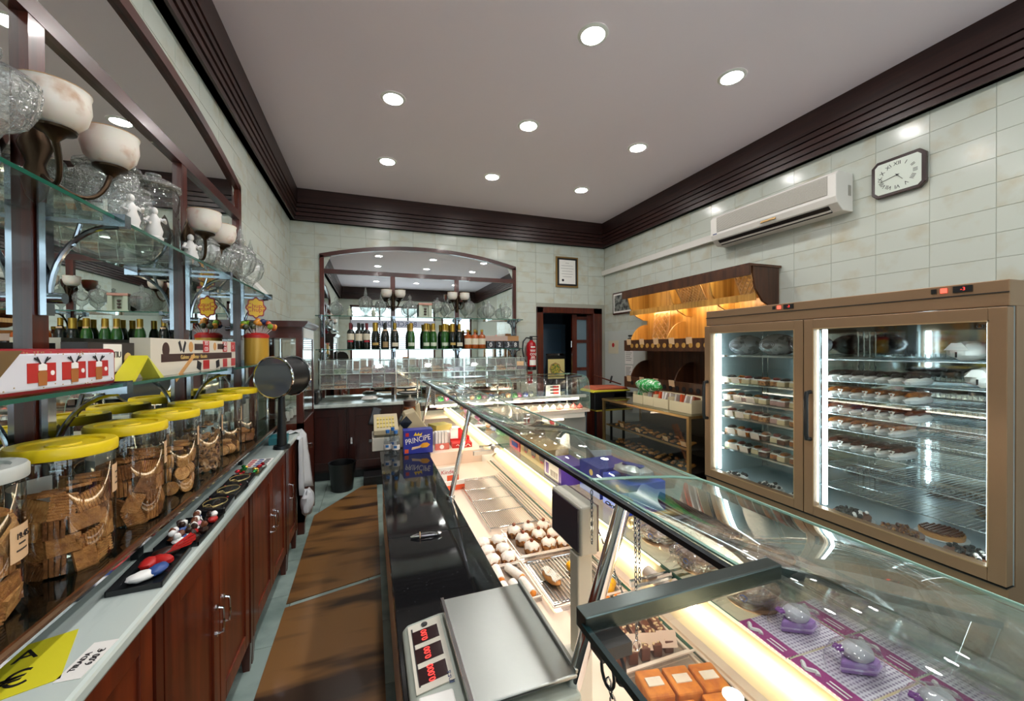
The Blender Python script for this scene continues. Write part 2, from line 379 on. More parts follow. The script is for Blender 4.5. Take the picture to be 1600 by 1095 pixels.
# ---------------------------------------------------------------- ceiling downlights
ring_me = B().lathe([(.070, -.001), (.073, -.010), (.088, -.008), (.096, -.001)], 24).mesh('ring', white_m)
disc_me = B().add([(.072*math.cos(2*PI*k/16), .072*math.sin(2*PI*k/16), -.004) for k in range(16)], [tuple(range(15, -1, -1))]).mesh('diffuser', lamp('downlight_glow', (1, .97, .945), LAMP), False)
names = {2.16: 'the row nearest the camera', 3.23: 'the middle row', 4.33: 'the row nearest the back wall', 1.07: 'the row above the camera', 0.0: 'the row behind the camera', -1.2: 'the row by the street window'}
for y in (-1.2, 0.0, 1.07, 2.16, 3.23, 4.33):
    for x, side in ((.185, 'left'), (1.33, 'middle'), (2.49, 'right')):
        t = thing('ceiling_downlight', 'round white recessed downlight, %s one of %s' % (side, names[y]), 'ceiling light', (x, y, HC), 0, 'recessed ceiling downlights')
        inst('ring', ring_me, t); inst('diffuser', disc_me, t)
# ================================================================ mirrors
def wall_mirror(label, loc, rz, L, posts, zb, zt0, ze, zp):
    """L wide, mullions at posts, bottom zb, transom zt0..zt0+.055, arch from ze at the ends to zp in the middle"""
    t = thing('wall_mirror', label, 'mirror', loc, rz)
    def arc(off, n=20): return [(L*k/n, off+ze+(zp-ze)*(1-(2*k/n-1)**2)) for k in range(n+1)]
    fr = B().prism(arc(0)+list(reversed(arc(-.052))), 'xz', -.035, 0)
    fr.build('arch_frame', mahog, t, smooth=False)
    for x in (0, L-.05): B().box(x, x+.05, -.035, 0, zb, ze-.02).build('side_post', mahog_v, t, smooth=False)
    for x in posts: B().box(x-.03, x+.03, -.032, 0, zb, zt0).build('mullion', mahog_v, t, smooth=False)
    B().box(.05, L-.05, -.034, 0, zt0, zt0+.058).build('transom', mahog, t, smooth=False)
    xs = [0.05]+[p for q in posts for p in (q-.03, q+.03)]+[L-.05]
    for k in range(0, len(xs), 2):
        B().box(xs[k], xs[k+1], -.012, -.004, zb, zt0).build('mirror_pane', mirror_m, t, smooth=False)
    top = [(x, z) for x, z in arc(-.052) if .05 <= x <= L-.05]
    B().prism([(.05, zt0+.058), (L-.05, zt0+.058)]+list(reversed(top)), 'xz', -.012, -.004).build('mirror_pane', mirror_m, t, smooth=False)
    return t
wall_mirror('tall arched mirror in a dark wood frame behind the biscuit jars', (XL, .57, 0), PI/2, 2.84, [.95, 1.90], .93, 2.49, 2.745, 2.93)
wall_mirror('wide arched mirror in a dark wood frame behind the bottle shelves', (-.59, YB, 0), 0, 2.63, [.88, 1.74], .93, 2.50, 2.745, 2.92)

# ================================================================ glass shelves on chrome brackets
def bracket_mesh(dep, drop=.24):
    """arm in local x (out of the wall), z=0 is the shelf underside"""
    b = B()
    b.box(.0, .018, -.016, .016, -drop-.05, .03)
    b.bar((.01, 0, -.012), (dep-.01, 0, -.012), .012, .012)
    pts = [(.016+(dep-.035)*(1-math.cos(a)), 0, -drop+(drop-.02)*math.sin(a)) for a in [PI/2*k/10 for k in range(11)]]
    b.tube(pts, .008, 8)
    b.cyl((.018, 0, -drop), (.05, 0, -drop), .016, n=12)
    b.box(dep-.045, dep+.006, -.016, .016, -.022, .016)
    b.cyl((dep*.45, 0, -.02), (dep*.36, 0, -.085), .006, n=8)
    return b.mesh('bracket', bracket_m)
bm_l = bracket_mesh(.19); bm_b = bracket_mesh(.22, .2)
def glass_shelf(label, x0, x1, y0, y1, z, brackets, edge=edge_g):
    t = thing('glass_shelf', label, 'shelf', (0, 0, z))
    B().box(x0, x1, y0, y1, 0, .008).build('pane', shelf_g, t, smooth=False)
    e = .0025
    ed = B()
    if (x1-x0) < (y1-y0): ed.box(x1, x1+e, y0, y1, -.001, .009); ed.box(x0, x1, y1, y1+e, -.001, .009)
    else: ed.box(x0, x1, y0-e, y0, -.001, .009); ed.box(x1, x1+e, y0, y1, -.001, .009)
    ed.build('polished_edge', edge, t, smooth=False)
    for me, loc, rz in brackets: inst('bracket', me, t, (loc[0], loc[1], 0), (0, 0, rz))
    return t
YP = [1.52, 2.47, 3.385]
bl = [(bm_l, (XL+.036, y), 0) for y in YP]
glass_shelf('upper glass shelf on chrome brackets along the left mirror', XL+.02, -.715, .6, 3.47, 1.94, bl)
glass_shelf('lower glass shelf on chrome brackets above the biscuit jars', XL+.02, -.70, .6, 3.47, 1.440, bl)
XP = [-.565, .29, 1.15, 2.0]
bb = [(bm_b, (x, YB-.036), -PI/2) for x in XP]
glass_shelf('upper glass shelf with glass urns on the back mirror', -.62, 2.06, 5.25, YB-.02, 1.945, bb)
glass_shelf('lower glass shelf with bottles on the back mirror', -.62, 2.06, 5.25, YB-.02, 1.532, bb)

# ================================================================ wall sconces
alab = mat('alabaster_glass', 'e6dcd2', 0.3, noise=((16, 16, 16), 'c09a7c', 0.58, 0.78), sub=0.2)
rimg = mat('sconce_rim', 'b98f5c', 0.4)
bulb_m = mat('frosted_bulb', 'e9e9ec', 0.3)
def sconce(label, loc, rz, sep=.115, out=.13):
    t = thing('wall_sconce', label, 'wall lamp', loc, rz, 'two-bowl alabaster wall sconces')
    b = B().lathe([(.001, -.13), (.018, -.11), (.03, -.06), (.018, -.02), (.034, .03), (.02, .08), (.012, .12), (.001, .14)], 12, (0, -.025, 0))
    b.build('back_plate', bronze, t)
    for s in (-1, 1):
        pts = []
        for k in range(13):
            a = k/12
            pts.append((s*(.0+sep*a), -.03-(out-.03)*math.sin(a*PI/2), -.04-.05*math.sin(a*PI)+.055*a*a*a))
        B().tube(pts, [.008-.002*math.sin(k/12*PI) for k in range(13)], 8).build('arm', bronze, t)
        c = (s*sep, -out, .03)
        cup = B().lathe([(.004, -.03), (.012, -.02), (.022, -.008), (.040, .0), (.042, .006), (.01, .008)], 16, c).build('cup', bronze, t)
        bowl = B().lathe([(.016, .006), (.042, .012), (.060, .034), (.068, .066), (.066, .098), (.069, .108), (.062, .108), (.060, .08), (.045, .03), (.01, .018)], 24, c).build('bowl', alab, t)
        B().tube([(c[0]+.067*math.cos(2*PI*k/24), c[1]+.067*math.sin(2*PI*k/24), c[2]+.108) for k in range(24)], .0022, 6, True).build('rim', rimg, bowl)
        for k, (dx, dy) in enumerate(((-.02, .0), (.022, .006))):
            B().lathe([(.012, .03), (.014, .06), (.014, .108), (.008, .118), (.001, .121)], 12, (c[0]+dx, c[1]+dy, c[2])).build('bulb', bulb_m, t)
    return t
sconce('alabaster sconce on the left mirror nearest the camera, above the ribbed glass jars', (XL+.036, 1.46, 2.08), PI/2)
sconce('alabaster sconce on the left mirror, farther one beside the figurine', (XL+.036, 2.43, 2.08), PI/2)
sconce('alabaster sconce on the left mullion of the back mirror', (.29, YB-.033, 2.17), 0, .085, .12)
sconce('alabaster sconce on the right mullion of the back mirror', (1.15, YB-.033, 2.17), 0, .085, .12)

# ================================================================ glass urns, jars, figurines
def urn_mesh(kind):
    b = B()
    if kind == 0:      # pear urn with tall spire
        b.lathe([(.001,.0),(.040,.002),(.042,.008),(.014,.018),(.010,.040),(.020,.055),(.050,.085),(.062,.125),(.058,.150),(.054,.154)], 40, flute=(10,.07))
    elif kind == 1:    # footed goblet
        b.lathe([(.001,.0),(.044,.002),(.044,.008),(.012,.016),(.009,.060),(.016,.075),(.046,.095),(.064,.135),(.068,.175),(.066,.18)], 40, flute=(10,.05))
    else:              # squat bowl
        b.lathe([(.001,.0),(.036,.002),(.038,.010),(.022,.02),(.052,.04),(.066,.075),(.062,.105),(.058,.112)], 40, flute=(12,.07))
    return b.mesh('bowl', cut_g)
def lid_mesh(kind):
    b = B()
    if kind == 0: b.lathe([(.057,.0),(.059,.006),(.045,.025),(.022,.042),(.012,.05),(.018,.062),(.010,.076),(.012,.086),(.004,.12),(.001,.135)], 36, flute=(9,.08))
    elif kind == 1: b.lathe([(.068,.0),(.070,.006),(.055,.02),(.025,.035),(.010,.042),(.016,.055),(.016,.066),(.001,.078)], 18)
    else: b.lathe([(.060,.0),(.062,.006),(.04,.03),(.014,.045),(.010,.054),(.016,.07),(.006,.09),(.001,.10)], 36, flute=(9,.08))
    return b.mesh('lid', cut_g)
UM = [(urn_mesh(k), lid_mesh(k), (.154, .18, .112)[k]) for k in range(3)]
def urn(label, kind, loc, s=1.0, group='covered glass urns on the back shelf'):
    t = thing('glass_urn', label, 'glass urn', loc, 0, group); s *= 1.15; t.scale = (s, s, s)
    inst('bowl', UM[kind][0], t); inst('lid', UM[kind][1], t, (0, 0, UM[kind][2]))
ZB1 = 1.9535
for k, (x, kd, s, d) in enumerate([(-.40, 2, 1.0, 'squat covered glass urn at the left end of the upper back shelf'),
        (.03-.08, 0, 1.15, 'spired glass urn left of the pale figurine on the upper back shelf'),
        (.135, 0, .98, 'narrow spired glass urn left of the first back sconce'),
        (.50, 2, 1.25, 'wide footed glass urn right of the first back sconce'),
        (.86, 1, .95, 'covered glass goblet just right of the little arched clock'),
        (1.0, 0, .9, 'spired glass urn left of the second back sconce'),
        (1.30, 0, 1.1, 'tall spired glass urn right of the second back sconce'),
        (1.58, 2, 1.2, 'fluted glass urn second from the right end of the back shelf'),
        (1.84, 2, 1.05, 'fluted glass urn at the right end of the upper back shelf')]):
    urn(d, kd, (x, 5.36, ZB1), s)
white_fig = mat('white_porcelain', 'dcdad6', 0.3)
grn_fig = mat('pale_green_porcelain', 'b9c2ac', 0.35)
def figurine(label, loc, h, m=white_fig, rz=0.0, scene=False):
    t = thing('figurine', label, 'figurine', loc, rz, 'porcelain figurines'); k = h/.16
    B().lathe([(.001,0),(.034,.0),(.036,.012),(.026,.02),(.001,.021)], 14).build('base', m, t).scale = (k,k,k)
    b = B().lathe([(.028,.018),(.034,.045),(.022,.085),(.024,.10),(.012,.12),(.009,.126)], 12)
    b.tube([(-.02,0,.108),(-.036,-.012,.085),(-.02,-.03,.075)], .007, 6).tube([(.02,0,.108),(.04,-.008,.09),(.03,-.03,.10)], .007, 6)
    b.build('body', m, t).scale = (k,k,k)
    B().blob((0,-.002,.14),(.014,.016,.018),.05,3).build('head', m, t).scale = (k,k,k)
    return t
figurine('pale crouching porcelain figurine between two urns on the upper back shelf', (-.24, 5.34, ZB1), .13, grn_fig)
figurine('small greenish figurine between the narrow urns on the upper back shelf', (.045, 5.34, ZB1), .12, grn_fig)
# arched ornament clock on the back shelf
t = thing('ornament_clock', 'green and pink arched ornament clock on the upper back shelf', 'ornament', (.70, 5.37, ZB1))
B().box(-.095, .095, -.03, .03, 0, .02).box(-.085, -.045, -.025, .025, .02, .17).box(.045, .085, -.025, .025, .02, .17).box(-.045, .045, .01, .025, .02, .17).build('case', grn_fig, t, smooth=False)
B().box(-.09, .09, -.03, .03, .17, .20).build('top', mat('pink_cap', 'c08d7c', .5), t, smooth=False, bevel=.006)
for z in (.05, .085, .12): B().blob((0, 0, z), (.018, .012, .014), .2, int(z*900)).build('flower', mat('dark_posy', '4a3b34', .6), t)

ZL1 = 1.9485
def big_jar(label, loc, r, h, ribs=False):
    t = thing('glass_jar', label, 'glass jar', loc, 0, 'lidded glass jars on the upper left shelf')
    B().lathe([(.001,.004),(r*.9,.0),(r,.01),(r,h*.72),(r*.93,h*.78),(r*.95,h*.80)], 28, flute=(20,.02) if ribs else None).build('jar', cut_g if ribs else jar_g, t)
    l = B().lathe([(r*.95,h*.80),(r*1.08,h*.82),(r*1.06,h*.86),(r*.7,h*.92),(r*.2,h*.94),(r*.18,h*.955),(r*.32,h*.975),(r*.30,h*1.0),(.001,h*1.0)], 28, flute=(20,.015)).build('lid', cut_g, t)
    return t
big_jar('large plain glass jar with knobbed lid behind the white figurines', (-.81, 1.97, ZL1), .082, .30)
big_jar('ribbed glass jar with a broad lid under the near sconce', (-.81, 1.68, ZL1), .078, .24, True)
big_jar('ribbed glass jar between the near sconce and the big plain jar', (-.82, 1.83, ZL1), .06, .21, True)
urn('crystal goblet at the left edge of the upper left shelf', 1, (-.77, 1.19, ZL1), .92, 'cut glass urns on the upper left shelf')
figurine('white porcelain figurine holding a basket, left of a pair before the big jar', (-.745, 1.66, ZL1), .12, rz=.9)
figurine('white porcelain figurine at the shelf edge, right of a pair before the big jar', (-.735, 1.79, ZL1), .12, rz=.6)
figurine('white porcelain figurine beneath the farther left sconce', (-.80, 2.28, ZL1), .15, rz=.8)
for k, (y, kd, s, d) in enumerate([(2.42, 2, 1.0, 'squat cut glass urn under the farther left sconce'), (2.62, 2, 1.1, 'cut glass urn just past the farther left sconce'),
        (2.82, 0, 1.1, 'third last cut glass urn on the upper left shelf'), (3.05, 0, 1.25, 'second last cut glass urn on the upper left shelf'), (3.28, 0, 1.15, 'cut glass urn at the far end of the upper left shelf')]):
    urn(d, kd, (-.80, y, ZL1), s, 'cut glass urns on the upper left shelf')
# sloped white moulding piece on the left wall beyond the shelf
tag(B().prism([(0,0),(.14,0),(.0,.16)], 'xz', -.16, .16).build('wall_bracket_box', white_m, None, (XL+.002, 3.72, 1.98), smooth=False), 'white wedge shaped box on the left wall beyond the shelf', 'wall box')

# ================================================================ goods on the lower left shelf
ZL2 = 1.4485
t = thing('biscuit_tin', 'white and red biscuit tin printed with three reindeer on the lower shelf', 'biscuit tin', (-.70, 1.09, ZL2))
tin_red = mat('tin_red', '9c1722', .3); tin_w = mat('tin_white', 'd9dae2', .3)
B().box(-.10, -.014, 0, .42, 0, .105).build('body', tin_red, t, smooth=False, bevel=.012)
face = B().box(-.022, -.012, .014, .406, .010, .095).build('lid', tin_w, t, smooth=False, bevel=.006)
dot = mat('print_gold_dot', 'b59a6b', .5); deer = mat('print_brown', 'a4632a', .5); blk = mat('print_black', '18141a', .5); wht = mat('print_white', 'f0efec', .5)
gold_c = mat('dark_gold_ribbon', '6b5330', .4)
B().prism([(.008,.1005),(.075,.1005),(.008,.035)], 'yz', -.012, -.0105).build('corner_print', gold_c, face, smooth=False)
for y in (.13, .235, .33):
    B().box(-.012, -.0108, y-.042, y+.042, .028, .072).build('red_panel', red, face, smooth=False)
    b = B().prism([(y-.012,.02),(y+.012,.02),(y+.014,.05),(y,.062),(y-.014,.05)], 'yz', -.0108, -.0100, 0)
    b.prism([(y-.012,.055),(y+.012,.055),(y+.012,.068),(y,.072),(y-.012,.068)], 'yz', -.0108, -.0096, 1)
    for s in (-1, 1):
        b.bar((-.0102, y+s*.006, .070), (-.0102, y+s*.016, .086), .0012, .003, 2).bar((-.0102, y+s*.011, .077), (-.0102, y+s*.024, .084), .0012, .003, 2)
    b.cyl((-.0108, y+.03, .048), (-.0098, y+.03, .048), .006, n=10, mi=1)
    b.build('reindeer_print', [deer, wht, blk], face, smooth=False)
b = B(); rd = random.Random(3)
for k in range(40):
    y, z = rd.uniform(.02, .40), rd.choice([rd.uniform(.010, .024), rd.uniform(.088, .098)])
    b.cyl((-.0118, y, z), (-.0109, y, z), .0016, n=6)
b.build('dots_print', dot, face, smooth=False)
# biscuit boxes
def biscuit_box(label, y0, y1, x, h, full=True):
    t = thing('biscuit_box', label, 'biscuit box', (x, y0, ZL2)); L = y1-y0
    bo = B().box(-.06, 0, 0, L, 0, h).build('carton', mat('carton_cream', 'd9d2c2', .5), t, smooth=False)
    brown = mat('print_choc', '3a1a12', .5); bisc = mat('print_biscuit', 'cf9a5c', .5)
    b = B().box(0, .0008, L*.08, L*.93, h*.36, h*.58, 0)
    b.box(0, .0008, L*.50, L*.58, h*.60, h*.98, 1).box(0, .0008, L*.78, L*.85, h*.60, h*.98, 1).box(0, .0008, L*.92, L*.995, h*.60, h*.98, 1)
    b.box(0, .0008, L*.50, L*.58, h*.04, h*.34, 1).box(0, .0008, L*.78, L*.85, h*.04, h*.34, 1).box(0, .0008, L*.92, L*.995, h*.04, h*.34, 1)
    for y, z, r in ((.36, .78, .16), (.66, .80, .14)):
        b.cyl((0, y*L, z*h), (.001, y*L, z*h), r*h, n=16, mi=2)
        b.obox((.0004, (y+.09)*L, z*h), (.0008, .10*L, .2*h), (.0, 0, 0), 0)
    b.cyl((0, .12*L, .70*h), (.001, .12*L, .70*h), .20*h, n=14, mi=0)
    b.obox((.0005, .25*L, .80*h), (.001, .018, .30*h), (.5, 0, 0), 3).obox((.0005, .29*L, .78*h), (.001, .016, .34*h), (-.5, 0, 0), 3)
    b.obox((.0005, .30*L, .18*h), (.001, .22*L, .14*h), (.5, 0, 0), 2).obox((.0005, .70*L, .18*h), (.001, .05*L, .26*h), (.2, 0, 0), 3).obox((.0005, .45*L, .18*h), (.001, .05*L, .26*h), (-.3, 0, 0), 3)
    b.build('print', [brown, red, bisc, blk], bo, smooth=False)
    text('Galetes · Galletas · Biscuits', h*.17, mat('print_gold', 'd8b86a', .5), bo, (.0012, L*.40, h*.47), TO_PX, sx=L/h*.16)
    for y in (.54, .815): text('XO\nCO', h*.19, wht, bo, (.0012, L*y, h*.80), TO_PX)
    text('5', h*.2, wht, bo, (.0012, L*.955, h*.78), TO_PX)
    return t
biscuit_box('long biscuit carton printed Galetes Galletas Biscuits on the lower shelf', 1.80, 2.76, -.755, .145)
t = thing('chocolate_box', 'small dark chocolate box with a pale label behind the reindeer tin', 'chocolate box', (-.775, 1.50, ZL2))
bo = B().box(-.06, 0, 0, .24, 0, .125).build('carton', mat('dark_carton', '2a201d', .4), t, smooth=False)
B().box(0, .001, .07, .165, .03, .12).build('label_panel', paper, bo, smooth=False)
text('NATIU', .028, blk, bo, (.0018, .118, .085), TO_PX)
for y in (.035, .20): B().cyl((0, y, .07), (.0012, y, .07), .022, n=12).build('gold_print', mat('print_gold', 'd8b86a', .5), bo, smooth=False)
yel = mat('yellow_card', 'd8cf2a', .5)
t = thing('price_tent', 'folded yellow price card standing before the biscuit carton', 'price card', (-.715, 1.58, ZL2))
B().prism([(0,0),(.03,0),(.11,.075),(.105,.082)], 'yz', -.05, .0).build('card_back', yel, t, smooth=False)
c = B().prism([(.105,.082),(.11,.075),(.19,0),(.22,0)][::-1], 'yz', -.05, .0).build('card_front', mat('yellow_green_card', 'd5d65a', .5), t, smooth=False)
# lollipop stand
t = thing('lollipop_tin', 'gold and red lollipop tin crowned with wrapped lollipops at the shelf end', 'lollipop tin', (-.765, 3.275, ZL2))
B().lathe([(.001,0),(.075,0),(.075,.185),(.001,.185)], 24).build('can', mat('gold_print_can', 'c79a35', .35, .2, noise=((9,9,5), '9a2b2a', .62, .68)), t)
B().lathe([(.078,.18),(.079,.20),(.06,.215),(.001,.22)], 24).build('red_lid', red, t)
rd = random.Random(5)
lc = [mat('candy_%d' % k, c, .3) for k, c in enumerate(('7da12a', 'c2532a', '3a3f2a', 'd9902f', '86352c', '2f3a63'))]
for k in range(34):
    a = rd.uniform(0, 2*PI); q = rd.uniform(.2, 1); e = .11*q; z = .22+.075*(1-.45*q*q)+rd.uniform(-.01, .01)
    p1 = (e*math.cos(a), e*math.sin(a), z)
    l = B().cyl((.05*q*math.cos(a), .05*q*math.sin(a), .20), p1, .0025, n=6).build('lollipop_stick', wht, t)
    B().blob(p1, (.020, .020, .020), .1, k, 8, 6).build('sweet', lc[k % 6], l)
b = B().cyl((0, 0, .21), (0, 0, .34), .004, n=6)
b.build('sign_stem', red, t)
fl_ = lambda r: [(r*(1+.09*math.cos(8*a))*math.cos(a)*.82, r*(1+.09*math.cos(8*a))*math.sin(a)) for a in [2*PI*k/48 for k in range(48)]]
sg = B().prism(fl_(.072), 'xz', -.004, 0).build('sign', mat('sign_maroon', '8f1f2c', .4), t, (.0, -.01, .395), (0, 0, .25), smooth=False)
B().prism(fl_(.062), 'xz', -.006, -.004).build('sign_face', mat('sign_yellow', 'e8b91f', .4), sg, smooth=False)
text('Chupa', .042, red, sg, (0, -.0066, .014), FRONT); text('Chups', .042, red, sg, (0, -.0066, -.014), FRONT)

# round chrome-rimmed twin dial at the shelf end, above the counter
t = thing('dial_scale', 'round chrome rimmed dial scale with a grey glass face beside the far jars', 'scale', (-.548, 2.93, .9005), -.42)
Q = .468
B().cyl((0, -.07, Q), (0, .115, Q), .124, n=32).build('drum', black, t)
for y in (-.075, .115): B().tube([(.13*math.cos(2*PI*k/36), y, Q+.13*math.sin(2*PI*k/36)) for k in range(36)], .007, 8, True).build('chrome_rim', chrome, t)
B().cyl((0, -.078, Q), (0, -.074, Q), .126, n=32).build('glass_face', mat('grey_dial', '5b6168', .08, .0, spec=.8), t)
B().cyl((0, .0, Q-.10), (0, .0, .0), .02, .03, n=16).build('stand', darkmetal, t)
B().lathe([(.001,0),(.052,0),(.048,.02),(.001,.025)], 20).build('foot', darkmetal, t)
# ================================================================ left counter
mt = tag(B().box(XL+.002, -.528, .10, 3.52, .862, .90).build('marble_counter_top', marble_m, bevel=.010, smooth=False), 'long grey veined marble counter top along the left wall', 'counter top')
def door_part(parent, y0, y1, z0, z1, x, handle_y):
    d = B().box(x-.018, x, y0, y0+.06, z0, z1).box(x-.018, x, y1-.06, y1, z0, z1).box(x-.018, x, y0+.06, y1-.06, z0, z0+.07).box(x-.018, x, y0+.06, y1-.06, z1-.07, z1)
    d = d.build('door', cab_wood, parent, smooth=False, bevel=.003)
    B().box(x-.016, x-.008, y0+.06, y1-.06, z0+.07, z1-.07).build('panel', cab_wood, d, smooth=False)
    h = B().tube([(x, handle_y, .58), (x+.022, handle_y, .575), (x+.024, handle_y, .53), (x+.022, handle_y, .485), (x, handle_y, .48)], .0045, 6)
    h.cyl((x-.001, handle_y, .58), (x+.004, handle_y, .58), .010, n=10).cyl((x-.001, handle_y, .48), (x+.004, handle_y, .48), .010, n=10)
    h.build('handle', chrome, d)
ys = [.12, .60, 1.36, 2.24, 3.10, 3.48]
pos = ['cut off by the picture bottom', 'nearest with two full doors', 'under the chocolate figures', 'under the wrapped sweets', 'at the far end behind the white bag']
for k in range(5):
    y0, y1 = ys[k], ys[k+1]
    t = thing('base_cabinet', 'reddish mahogany base cabinet under the marble, %s' % pos[k], 'cabinet', (0, 0, 0), 0, 'mahogany base cabinets under the marble counter')
    B().box(XL+.01, -.575, y0+.002, y1-.002, .14, .86).build('body', cab_wood, t, smooth=False)
    ym = (y0+y1)/2
    if y1-y0 > .6:
        door_part(t, y0+.05, ym-.003, .15, .85, -.552, ym-.035); door_part(t, ym+.003, y1-.05, .15, .85, -.552, ym+.035)
    else: door_part(t, y0+.05, y1-.02, .15, .85, -.552, y0+.085)
    for y in (y0+.024, y1-.024):
        B().box(-.575, -.548, y-.02, y+.02, .14, .86).build('stile', mahog_v, t, smooth=False)
        B().add([(-.60,y-.022,.14),(-.552,y-.022,.14),(-.552,y+.022,.14),(-.60,y+.022,.14),(-.585,y-.013,0),(-.558,y-.013,0),(-.558,y+.013,0),(-.585,y+.013,0)],
                [(0,1,2,3),(7,6,5,4),(0,4,5,1),(1,5,6,2),(2,6,7,3),(3,7,4,0)]).build('leg', mahog_v, t, smooth=False)
        B().box(XL+.03, XL+.07, y-.02, y+.02, 0, .14).build('leg', mahog_v, t, smooth=False)
# raised glass shelf that carries the jars
t = thing('jar_shelf', 'low glass shelf with a copper coloured front strip carrying the biscuit jars', 'shelf', (0, 0, 0))
B().box(XL+.02, -.652, .2, 3.64, .977, .985).build('pane', glass('shade_tinted_glass', (.30, .36, .36), .10), t, smooth=False)  # glass tint darkened to carry the shadow and dark goods under the jars
B().box(-.652, -.645, .2, 3.64, .972, .989).build('front_strip', mat('copper_strip', '9a6f4e', .25, .9), t, smooth=False)
B().box(-.645, -.641, .2, 3.64, .968, .975).build('lower_strip', chrome, t, smooth=False)
for y in (.45, 1.55, 2.60, 3.45):
    B().box(-.70, -.68, y-.015, y+.015, .9005, .977).build('support', darkmetal, t, smooth=False)
    B().box(XL+.03, -.66, y-.006, y+.006, .965, .977).build('cross_bar', darkmetal, t, smooth=False)

# biscuit jars
lid_y = mat('yellow_lid', 'e0c414', .35, spec=.4); lid_gr = mat('grey_lid', 'b9bdb8', .35)
JR = .098
jar_me = B().lathe([(.001,.003),(JR*.93,.0),(JR,.008),(JR,.285),(JR*.97,.300)], 40).mesh('jar_body', jar_g)
lid_me = B().lathe([(JR*1.05,.292),(JR*1.06,.296),(JR*1.06,.316),(JR*1.02,.322),(JR*.80,.321),(JR*.78,.315),(JR*.35,.315),(JR*.33,.319),(.001,.319)], 40).mesh('lid', [lid_y])
lidg_me = lid_me.copy(); lidg_me.materials[0] = lid_gr
lab_me = B().lathe([(JR+.0012,0),(JR+.0012,.075)], 8, a0=-.42, a1=.18).mesh('label', tag_m)
bis4 = mat('biscuit_dark', '8f5a2c', .75, noise=((60,60,60), '6d3f1c', .4, .7), bump=(150, .5)); bis5 = mat('biscuit_light', 'cf9858', .75, noise=((60,60,60), 'a86f38', .4, .7), bump=(150, .5))
bis1 = mat('biscuit_brown', 'b57a40', .75, noise=((60,60,60), '8a5428', .4, .7), bump=(150, .5))
bis2 = mat('biscuit_pale', 'c08a4c', .75, noise=((50,50,50), '96602e', .4, .7), bump=(150, .5))
bis3 = mat('biscuit_chip', '9b7146', .75, noise=((70,70,70), '4a2c1a', .5, .6), bump=(150, .6))
def ribbed(mm=None):
    b = B(); n = 9
    for k in range(n): b.box(-.032+.064*k/n+.0013, -.032+.064*(k+1)/n-.0013, -.024, .024, -.004, .004)
    return b.box(-.032, .032, -.0225, .0225, -.002, .002).mesh('biscuit', mm or bis1, False)
def rect_b(mm=None): return B().box(-.030, .030, -.022, .022, -.004, .004).mesh('biscuit', mm or bis1, False)
def round_b(m=bis2, r=.027): return B().lathe([(.001,-.004),(r*.96,-.004),(r,0),(r*.96,.004),(.001,.005)], 14).mesh('biscuit', m)
def chip_b(): return B().blob((0,0,0), (.022,.014,.006), .25, 4, 9, 6).mesh('biscuit', bis3)
BM = {'ribbed': [ribbed(), ribbed(bis4), ribbed(bis5), rect_b()], 'round': [round_b(), round_b(bis1), round_b(bis5)], 'chip': [chip_b(), round_b(bis3, .018)], 'sq': [rect_b(), rect_b(bis4), rect_b(bis5), ribbed()]}
def fill(jar_loc, kind, n, top, label, seed):
    rd = random.Random(seed); grp = label.split(', ')[-1]
    def put(me, a, q, z, R):
        o = inst('biscuit', me, None, (jar_loc[0]+q*math.cos(a), jar_loc[1]+q*math.sin(a), jar_loc[2]+z), R.to_euler())
        tag(o, label, 'biscuit', grp)
    Z = lambda t: Matrix.Rotation(t, 3, 'Z')
    Y = lambda t: Matrix.Rotation(t, 3, 'Y')
    step = .046 if kind in ('ribbed', 'sq') else (.050 if kind == 'round' else .030)
    rings = max(1, int(round((top-.01)/step)))
    for j in range(rings):
        z = .028+step*j if kind != 'chip' else .016+step*j
        a = -2.75+rd.uniform(0, .2)
        while a < 1.25:
            me = rd.choice(BM[kind]); u = rd.random()
            if kind == 'chip':
                put(me, a, JR-.017, z+rd.uniform(-.006, .006), Z(a) @ Y(PI/2+rd.uniform(-.5, .5)) @ Z(rd.uniform(0, 3))); a += .36
            elif u < .62:       # flat against the wall of the jar
                put(me, a+.3, JR-.016-rd.uniform(0, .010), z+rd.uniform(-.010, .010), Z(a+.3) @ Y(PI/2+rd.uniform(-.22, .22)) @ Z(rd.choice((0, PI/2))+rd.uniform(-.5, .5))); a += .64
            else:               # a few standing edge-on beside each other
                for _ in range(4):
                    put(me, a+.06, JR-.040, z, Z(a+.06+PI/2) @ Y(PI/2+rd.uniform(-.06, .06)) @ Z(PI/2)); a += .115
                a += .12
    for k in range(5 if n > 20 else 3):       # loose ones on top
        a = -2.2+k*.75
        put(BM[kind][0], a, .045, .012+step*rings+.006*k, Z(rd.uniform(0, 3)) @ Y(rd.uniform(-.25, .25)))
ZJ = .9855
jars = [(1.13, -.80, 'grey', 'sq', 46, .20, 'grey-lidded jar cut by the left picture edge'),
        (1.38, -.765, 'y', 'ribbed', 80, .20, 'nearest yellow-lidded jar'),
        (1.67, -.765, 'y', 'ribbed', 76, .20, 'second yellow-lidded jar from the camera'),
        (1.945, -.765, 'y', 'round', 66, .16, 'third yellow-lidded jar from the camera'),
        (2.235, -.768, 'y', 'chip', 70, .20, 'fourth yellow-lidded jar from the camera'),
        (2.54, -.77, 'y', 'round', 10, .03, 'fifth yellow-lidded jar from the camera'),
        (2.86, -.772, 'y', 'sq', 10, .04, 'sixth and farthest yellow-lidded jar')]
prices = ['19.45', '12.30', '12.30', '13.50', '14.00', '11.80', '11.80']
kinds = {'ribbed': 'ribbed rectangular biscuits', 'sq': 'plain rectangular biscuits', 'round': 'round biscuits', 'chip': 'chocolate chip biscuits'}
